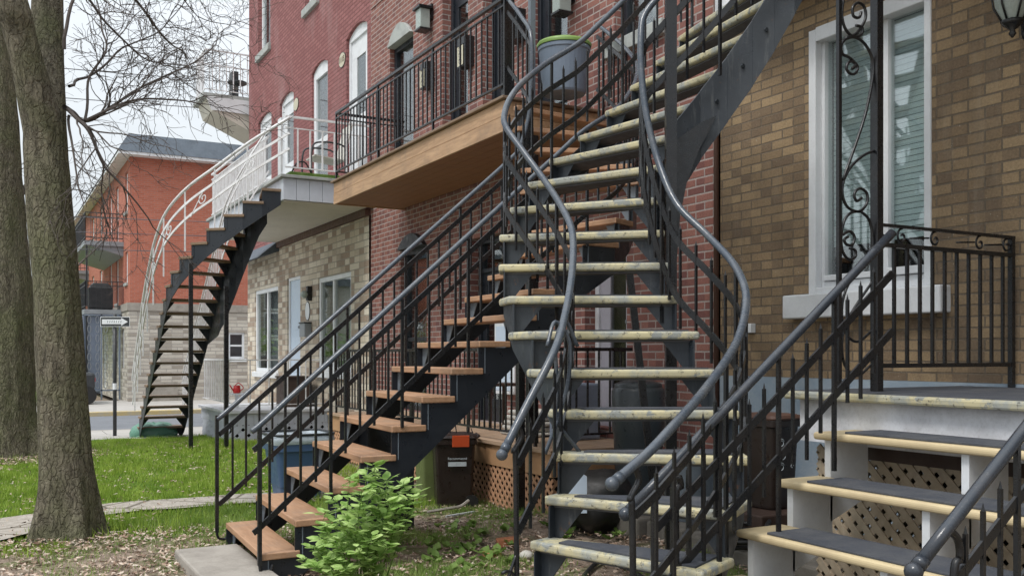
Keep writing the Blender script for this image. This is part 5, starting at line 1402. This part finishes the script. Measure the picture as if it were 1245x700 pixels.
D1 = 7.25; u = D1/F*0.93
t1 = thing('tree', (0.51, 7.95, 0), 'large forked maple trunk with bare twigs at the left foreground', 'tree')
mb = MB()
trunk_mesh(mb, [(W(82,672,D1), 41*u), (W(82,650,D1), 36*u), (W(82,600,D1), 33*u), (W(78,530,D1), 31*u), (W(73,430,D1), 29*u), (W(68,340,D1), 27.5*u), (W(60,250,D1), 27*u), (W(55,170,D1+0.03), 26.0*u), (W(56,120,D1+0.12), 23*u), (W(58,60,D1+0.28), 20*u), (W(58,0,D1+0.38), 20*u), (W(60,-120,D1+0.5), 18*u), (W(70,-300,D1+0.6), 14*u)], flare=0.50, zb=0.0, seed=2)
trunk_mesh(mb, [(W(56,205,D1+0.0), 20*u), (W(50,150,D1-0.04), 23*u), (W(38,95,D1-0.12), 20*u), (W(25,45,D1-0.2), 19*u), (W(12,0,D1-0.28), 20*u), (W(-20,-100,D1-0.2), 18*u), (W(-60,-240,D1-0.3), 14*u)], seed=9, per=8)
mb.build('trunk', 'bark', t1, smooth=True)
rnd = random.Random(11)
mb = MB()
def WW(l): return [W(*q) for q in l]
limb(mb, WW([(78,130,7.25),(90,138,7.3),(103,147,7.4),(128,133,7.6),(150,120,7.7),(180,102,7.9),(225,82,8.1),(262,55,8.3)]), 0.020, 0.004, rnd, 10, 0.75, 2)
limb(mb, WW([(103,147,7.4),(130,132,7.5),(165,120,7.6),(215,122,7.8),(242,126,7.9)]), 0.013, 0.004, rnd, 7, 0.6, 2)
limb(mb, WW([(82,132,7.25),(95,145,7.2),(108,160,7.2),(125,200,7.3),(150,225,7.4),(186,276,7.6)]), 0.017, 0.005, rnd, 8, 0.6, 2, 0.25)
limb(mb, WW([(84,140,7.3),(90,180,7.2),(96,220,7.1),(101,252,7.0)]), 0.011, 0.003, rnd, 5, 0.45, 1, 0.3)
limb(mb, WW([(125,198,7.3),(123,230,7.4),(128,262,7.5)]), 0.008, 0.003, rnd, 4, 0.4, 1, 0.3)
limb(mb, WW([(103,147,7.4),(108,100,7.5),(128,62,7.6),(125,30,7.8),(112,-10,8.0)]), 0.012, 0.005, rnd, 9, 0.6, 2)
limb(mb, WW([(78,60,7.3),(100,0,7.4),(130,30,7.6),(165,70,7.8),(200,82,8.0),(225,92,8.2)][0:1]+[(92,-8,7.4),(130,28,7.6),(165,68,7.8),(200,80,8.0)]), 0.014, 0.004, rnd, 9, 0.6, 2, 0.2)
limb(mb, WW([(80,-60,7.3),(140,-30,7.6),(172,10,7.9),(205,50,8.3),(222,62,8.5)]), 0.016, 0.005, rnd, 8, 0.65, 2, 0.25)
limb(mb, WW([(78,-100,7.3),(170,-70,8.0),(210,-20,8.6),(240,20,9.0)]), 0.016, 0.004, rnd, 9, 0.7, 2, 0.25)
limb(mb, WW([(84,105,7.3),(110,90,7.8),(150,60,8.2),(190,40,8.6),(215,15,8.9)]), 0.012, 0.004, rnd, 9, 0.6, 2, 0.0)
limb(mb, WW([(60,-300,7.6),(120,-360,8.0),(200,-400,9.0),(300,-380,10.0)]), 0.05, 0.01, rnd, 10, 1.2, 2)
limb(mb, WW([(-60,-240,7.0),(-120,-340,6.8),(-160,-450,7.0)]), 0.05, 0.01, rnd, 8, 1.2, 2)
mb.build('crown', 'twig', t1)
D2 = 12.9; u = D2/F
t2 = thing('tree', (0.25, 14.6, 0), 'second trunk behind the forked maple at the left edge', 'tree')
mb = MB()
trunk_mesh(mb, [(W(6,572,D2), 46*u), (W(6,548,D2), 40*u), (W(7,500,D2), 34*u), (W(8,430,D2), 31.5*u), (W(6,350,D2), 31*u), (W(-2,250,D2), 28*u), (W(-9,120,D2), 26*u), (W(-20,0,D2), 23*u), (W(-30,-150,D2), 19*u), (W(-40,-300,D2), 12*u)], flare=0.35, zb=0.0, seed=5)
mb.build('trunk', 'bark', t2, smooth=True)
mb = MB(); rnd = random.Random(5)
limb(mb, WW([(0,300,12.9),(28,230,13.2),(45,210,13.5),(60,150,14)]), 0.05, 0.012, rnd, 8, 1.1, 2)
limb(mb, WW([(20,420,13.5),(45,380,14),(90,330,15),(130,290,16)]), 0.03, 0.008, rnd, 8, 1.0, 2)
limb(mb, WW([(-20,0,12.9),(60,-60,13.4),(150,-60,14.2),(230,-20,15)]), 0.06, 0.012, rnd, 12, 1.2, 2)
limb(mb, WW([(-25,-80,12.9),(100,-160,14),(220,-140,15.5)]), 0.06, 0.012, rnd, 12, 1.2, 2)
mb.build('crown', 'twig', t2)

# a neighbour tree across the pavement behind the camera: it shows in the panes
def copy_thing(src, loc, rz, label):
    r = src.copy(); COL.objects.link(r); r.location = loc; r.rotation_euler = (0,0,rz); r['label'] = label
    for ch in list(src.children):
        c = ch.copy(); COL.objects.link(c); c.parent = r
    return r
copy_thing(t1, (-4.5, -1.5, 0), 2.0, 'bare street tree behind the viewer, mirrored in the window of the tan brick house')

# ================================================================== SHRUB
sh = thing('leafy_shrub', (1.5, 4.4, 0.0), 'bright green leafy shrub in front of the wooden tread staircase', 'shrub')
rnd = random.Random(21)
base = W(443, 740, 4.95); base.z = 0.0
stems = MB(); leaves = MB()
def leaf(mb, p, d, L, up):
    d = d.normalized(); s = d.cross(up)
    if s.length < 1e-3: s = V((1,0,0))
    s.normalize(); nrm = s.cross(d).normalized()
    w = L*0.38
    a = p; b1 = p+d*L*0.3+s*w*0.9-nrm*L*0.02; c1 = p+d*L*0.65+s*w*0.8-nrm*L*0.07; tip = p+d*L-nrm*L*0.16
    b2 = p+d*L*0.3-s*w*0.9-nrm*L*0.02; c2 = p+d*L*0.65-s*w*0.8-nrm*L*0.07; m1 = p+d*L*0.32-nrm*L*0.05; m2_ = p+d*L*0.66-nrm*L*0.12
    mb.add([a,b1,c1,tip,c2,b2,m1,m2_], [(0,1,6),(1,2,7,6),(2,3,7),(0,6,5),(6,7,4,5),(7,3,4)])
targets = []
for (px, py, dd) in [(395,640,5.0),(383,665,4.9),(410,610,5.1),(425,585,5.05),(445,578,5.1),(455,567,5.0),(470,585,4.95),(490,590,5.0),(505,600,5.05),(498,625,4.9),(480,640,4.8),(462,620,4.9),(440,610,4.9),(430,640,4.8),(400,680,4.75),(420,690,4.7),(385,690,4.8),(450,655,4.75),(465,600,5.1),(412,655,4.8),(396,625,5.1),(475,612,4.85),(436,670,4.7),(458,640,4.85),(486,612,5.15),(440,595,4.8),(405,700,4.7),(428,620,5.2),(372,680,4.95),(498,608,4.9),(470,665,4.75),(413,635,4.75),(393,655,4.85),(452,585,5.15)]:
    targets.append(W(px, py, dd))
for tg in targets:
    b = base+V((rnd.uniform(-0.06,0.06), rnd.uniform(-0.06,0.06), 0))
    mid = b.lerp(tg, 0.5)+V((rnd.uniform(-0.04,0.04), rnd.uniform(-0.04,0.04), 0.08))
    P = catmull([b, mid, tg], 8); stems.tube(P, [0.006-0.0045*i/(len(P)-1) for i in range(len(P))], 5)
    for i in range(7, len(P)):
        for k in range(3):
            a = rnd.uniform(0, 2*math.pi); t = (P[i]-P[i-1]).normalized()
            out = (V((math.cos(a), math.sin(a), rnd.uniform(-0.1,0.5)))+t*0.4).normalized()
            L = rnd.uniform(0.030, 0.072)*(0.7+0.5*i/len(P))
            leaf(leaves, P[i]+out*0.01, out, L, V((rnd.uniform(-0.3,0.3), rnd.uniform(-0.3,0.3), 1)))
    for k in range(6):
        a = rnd.uniform(0, 2*math.pi); o = tg+V((rnd.gauss(0,0.035), rnd.gauss(0,0.035), rnd.gauss(0,0.025)))
        out = V((math.cos(a), math.sin(a), rnd.uniform(-0.1,0.6))).normalized()
        stems.tube([tg, o], 0.0015, 4); leaf(leaves, o, out, rnd.uniform(0.04,0.075), V((0,0,1)))
stems.build('stems', 'weed', sh); leaves.build('foliage', 'leaf', sh)

# ================================================================== GRASS, LITTER (uncountable)
def np_tris(name, P0, P1, P2, mat, label, cat):
    n = len(P0); co = np.empty((n*3, 3), dtype=np.float32); co[0::3] = P0; co[1::3] = P1; co[2::3] = P2
    me = bpy.data.meshes.new(name); me.vertices.add(n*3); me.vertices.foreach_set('co', co.ravel())
    me.loops.add(n*3); me.loops.foreach_set('vertex_index', np.arange(n*3, dtype=np.int32))
    me.polygons.add(n); me.polygons.foreach_set('loop_start', np.arange(0, n*3, 3, dtype=np.int32)); me.polygons.foreach_set('loop_total', np.full(n, 3, dtype=np.int32))
    me.update(calc_edges=True); me.materials.append(M[mat])
    o = bpy.data.objects.new(name, me); COL.objects.link(o); return tag(o, label, cat, kind='stuff')
rng = np.random.default_rng(4)
def nz(x, y, s): return noise.noise(V((x*s, y*s, 0.3)))
def scatter(n, x0, x1, y0, y1, keep):
    out = []
    X = rng.uniform(x0, x1, n); Y = rng.uniform(y0, y1, n); R_ = rng.random(n)
    for x, y, r in zip(X, Y, R_):
        if r < keep(x, y): out.append((x, y, gz(x, y)))
    return np.array(out, dtype=np.float32)
def lawn_keep(x, y):
    e_ = 0.07*nz(x, y, 4)
    if path_lo(x)+e_ < y < path_hi(x)+e_: return 0.0
    if x > 3.9 and y < 13.4: return 0
    if y > 17.2+0.3*nz(x, y, 1.5): return 0
    if x > 3.35 and y > 15.4: return 0
    if y < path_lo(x)+0.1:
        e = 7.55+0.35*nz(x, y, 1.3)-(0.0 if x > 0.5 else 0.7)
        return max(0, min(0.8, (y-e)*1.3))
    if (x-0.51)**2+(y-7.95)**2 < 0.16: return 0
    dens = 0.95
    if nz(x+7, y, 1.1) > 0.22: dens = 0.45
    if (x-0.27)**2+(y-14.6)**2 < 1.2: dens = 0.08
    return dens
def yard_keep(x, y):
    a = nz(x, y, 1.1)+0.4*nz(x, y, 3.1)
    k = 0.0
    if a > -0.2: k = min(0.95, (a+0.2)*2.4)
    if x < 1.5: k *= 0.3
    return k
def blades(S_, h0, h1, wid, name, mat, label):
    n = len(S_); a = rng.uniform(0, 2*np.pi, n); h = rng.uniform(h0, h1, n)*np.array([0.85+0.9*noise.noise(V((float(p[0])*1.7, float(p[1])*1.7, 3.0))) for p in S_])
    dx = np.cos(a)*wid; dy = np.sin(a)*wid
    lean = rng.normal(0, 0.35, (n, 2))
    P0 = S_+np.stack([-dx, -dy, np.full(n, -0.005)], 1); P1 = S_+np.stack([dx, dy, np.full(n, -0.005)], 1)
    P2 = S_+np.stack([lean[:,0]*h, lean[:,1]*h, h], 1)
    return np_tris(name, P0, P1, P2, mat, label, 'grass')
G1 = scatter(150000, -3.0, 4.0, 7.3, 17.5, lawn_keep)
blades(G1, 0.035, 0.10, 0.0055, 'grass', 'grass', 'bright green spring lawn grass across the front yards')
G2 = scatter(150000, 0.3, 4.6, 3.2, 8.6, yard_keep)
blades(G2, 0.02, 0.085, 0.0036, 'yard_grass', 'grass2', 'sparse weedy grass on the bare soil between the staircases')
# leaf litter
def lit_keep(x, y):
    if y > 9.3: return 0.10 if (x-0.27)**2+(y-14.6)**2 > 1.6 else 1.0
    if y > 7.9: return 0.10
    return max(0.2, (0.95+1.0*nz(x, y, 2.3)))*(1.0 if x < 2.0 else 0.5)
Lt = scatter(110000, -1.6, 5.0, 3.4, 16.5, lit_keep)
n = len(Lt); a = rng.uniform(0, 2*np.pi, n); s_ = 0.006+0.034*rng.random(n)**2.2; b_ = a+rng.uniform(1.6, 2.6, n)
up = rng.uniform(0.004, 0.03, (n, 3))
P0 = Lt+np.stack([np.cos(a)*s_, np.sin(a)*s_, up[:,0]+0.012], 1); P1 = Lt+np.stack([np.cos(b_)*s_*0.8, np.sin(b_)*s_*0.8, up[:,1]+0.012], 1); P2 = Lt+np.stack([-np.cos(a)*s_*0.9, -np.sin(a)*s_*0.9, up[:,2]+0.012], 1)
np_tris('leaf_litter', P0, P1, P2, 'litter', 'dry leaves and wood chips strewn over the soil', 'leaf litter')
# low broad leaved weeds near the stairs
wd = MB(); rnd = random.Random(8)
for k in range(150):
    if k < 60: px, py = rnd.gauss(730, 28), rnd.gauss(640, 10)
    elif k < 110: px, py = rnd.uniform(520, 630), rnd.uniform(640, 700)
    else: px, py = rnd.uniform(1000, 1080), rnd.uniform(680, 699)
    d = 1.4*F/(py-430)
    if k >= 110: d *= 0.62
    c = W(px, py, d); c.z = gz(c.x, c.y)+0.01
    if k >= 110: c.z += 0.02
    for j in range(rnd.randint(5, 10)):
        a = rnd.uniform(0, 2*math.pi); leaf(wd, c, V((math.cos(a), math.sin(a), rnd.uniform(0.3, 1.4))), rnd.uniform(0.04, 0.09), V((0,0,1)))
tag(wd.build('weeds', 'weed'), 'low broad leaved weeds growing on the bare soil by the stairs', 'weeds', kind='stuff')
# distant shrubbery mass behind the trunks
fb = MB(); rnd = random.Random(2)
for k in range(2600):
    c = V((rnd.uniform(-22,-3), rnd.uniform(52,56), rnd.uniform(-0.3, 2.6)+0.8*math.sin(k)))
    a = rnd.uniform(0, 6.28); leaf(fb, c, V((math.cos(a), math.sin(a), rnd.uniform(-0.5,1))), rnd.uniform(0.3,0.5), V((0,0,1)))
tag(fb.build('hedge', 'weed'), 'distant green hedge beyond the street at the left', 'hedge', kind='stuff')

# ================================================================== LIGHT, SKY, CAMERA
w = bpy.data.worlds.new('World'); S.world = w; w.use_nodes = True
nt = w.node_tree; bg = nt.nodes['Background']
sky = nt.nodes.new('ShaderNodeTexSky'); sky.sky_type = 'NISHITA'; sky.sun_disc = False
SE, SR = math.radians(52), math.radians(250)
sky.sun_elevation = SE; sky.sun_rotation = SR; sky.air_density = 1.5; sky.dust_density = 3.0
tc = nt.nodes.new('ShaderNodeTexCoord'); nz_ = nt.nodes.new('ShaderNodeTexNoise'); nz_.inputs['Scale'].default_value = 2.2; nz_.inputs['Detail'].default_value = 6
mp = nt.nodes.new('ShaderNodeMapping'); mp.inputs['Scale'].default_value = (1,1,2.5); nt.links.new(tc.outputs['Generated'], mp.inputs[0]); nt.links.new(mp.outputs[0], nz_.inputs['Vector'])
cr = nt.nodes.new('ShaderNodeValToRGB'); nt.links.new(nz_.outputs[0], cr.inputs[0])
cr.color_ramp.elements[0].position = 0.3; cr.color_ramp.elements[0].color = (0.57, 0.63, 0.68, 1)
cr.color_ramp.elements[1].position = 0.65; cr.color_ramp.elements[1].color = (0.76, 0.79, 0.82, 1)
sc = nt.nodes.new('ShaderNodeVectorMath'); sc.operation = 'SCALE'; nt.links.new(cr.outputs[0], sc.inputs[0]); sc.inputs['Scale'].default_value = 9.0
# overcast skies brighten towards the zenith
sx = nt.nodes.new('ShaderNodeSeparateXYZ'); nt.links.new(tc.outputs['Generated'], sx.inputs[0])
m1_ = nt.nodes.new('ShaderNodeMath'); m1_.operation = 'MULTIPLY'; nt.links.new(sx.outputs[2], m1_.inputs[0]); nt.links.new(sx.outputs[2], m1_.inputs[1])
m2x = nt.nodes.new('ShaderNodeMath'); m2x.operation = 'MULTIPLY_ADD'; nt.links.new(m1_.outputs[0], m2x.inputs[0]); m2x.inputs[1].default_value = 16.0; m2x.inputs[2].default_value = 9.0
nt.links.new(m2x.outputs[0], sc.inputs['Scale'])
mx = nt.nodes.new('ShaderNodeMix'); mx.data_type = 'RGBA'; mx.inputs[0].default_value = 0.90
nt.links.new(sky.outputs[0], mx.inputs[6]); nt.links.new(sc.outputs[0], mx.inputs[7]); nt.links.new(mx.outputs[2], bg.inputs[0]); bg.inputs[1].default_value = 0.10
sl = bpy.data.lights.new('sun', 'SUN'); sl.energy = 1.5; sl.angle = math.radians(14); sl.color = (1.0, 0.965, 0.92)
so_ = bpy.data.objects.new('sun', sl); COL.objects.link(so_)
# the veiled sun stands high over the street, behind the camera's left shoulder
dv = V((0.70, 0.28, -1.15)).normalized()
so_.rotation_euler = dv.to_track_quat('-Z', 'Y').to_euler()
sd = -dv; sky.sun_elevation = math.asin(sd.z); sky.sun_rotation = math.atan2(sd.x, sd.y)
cam = bpy.data.cameras.new('camera'); co = bpy.data.objects.new('camera', cam); COL.objects.link(co); S.camera = co
cam.sensor_width = 36; cam.lens = 36*F/1245; cam.shift_y = 80/1245; cam.clip_end = 2000; cam.clip_start = 0.05
co.location = (0, 0, CAMZ); co.rotation_euler = (math.radians(90), 0, -math.radians(29))
S.view_settings.view_transform = 'Standard'; S.view_settings.look = 'None'; S.view_settings.exposure = 0.45; S.view_settings.gamma = 1
S.render.engine = 'CYCLES'; S.cycles.max_bounces = 8; S.cycles.transparent_max_bounces = 12
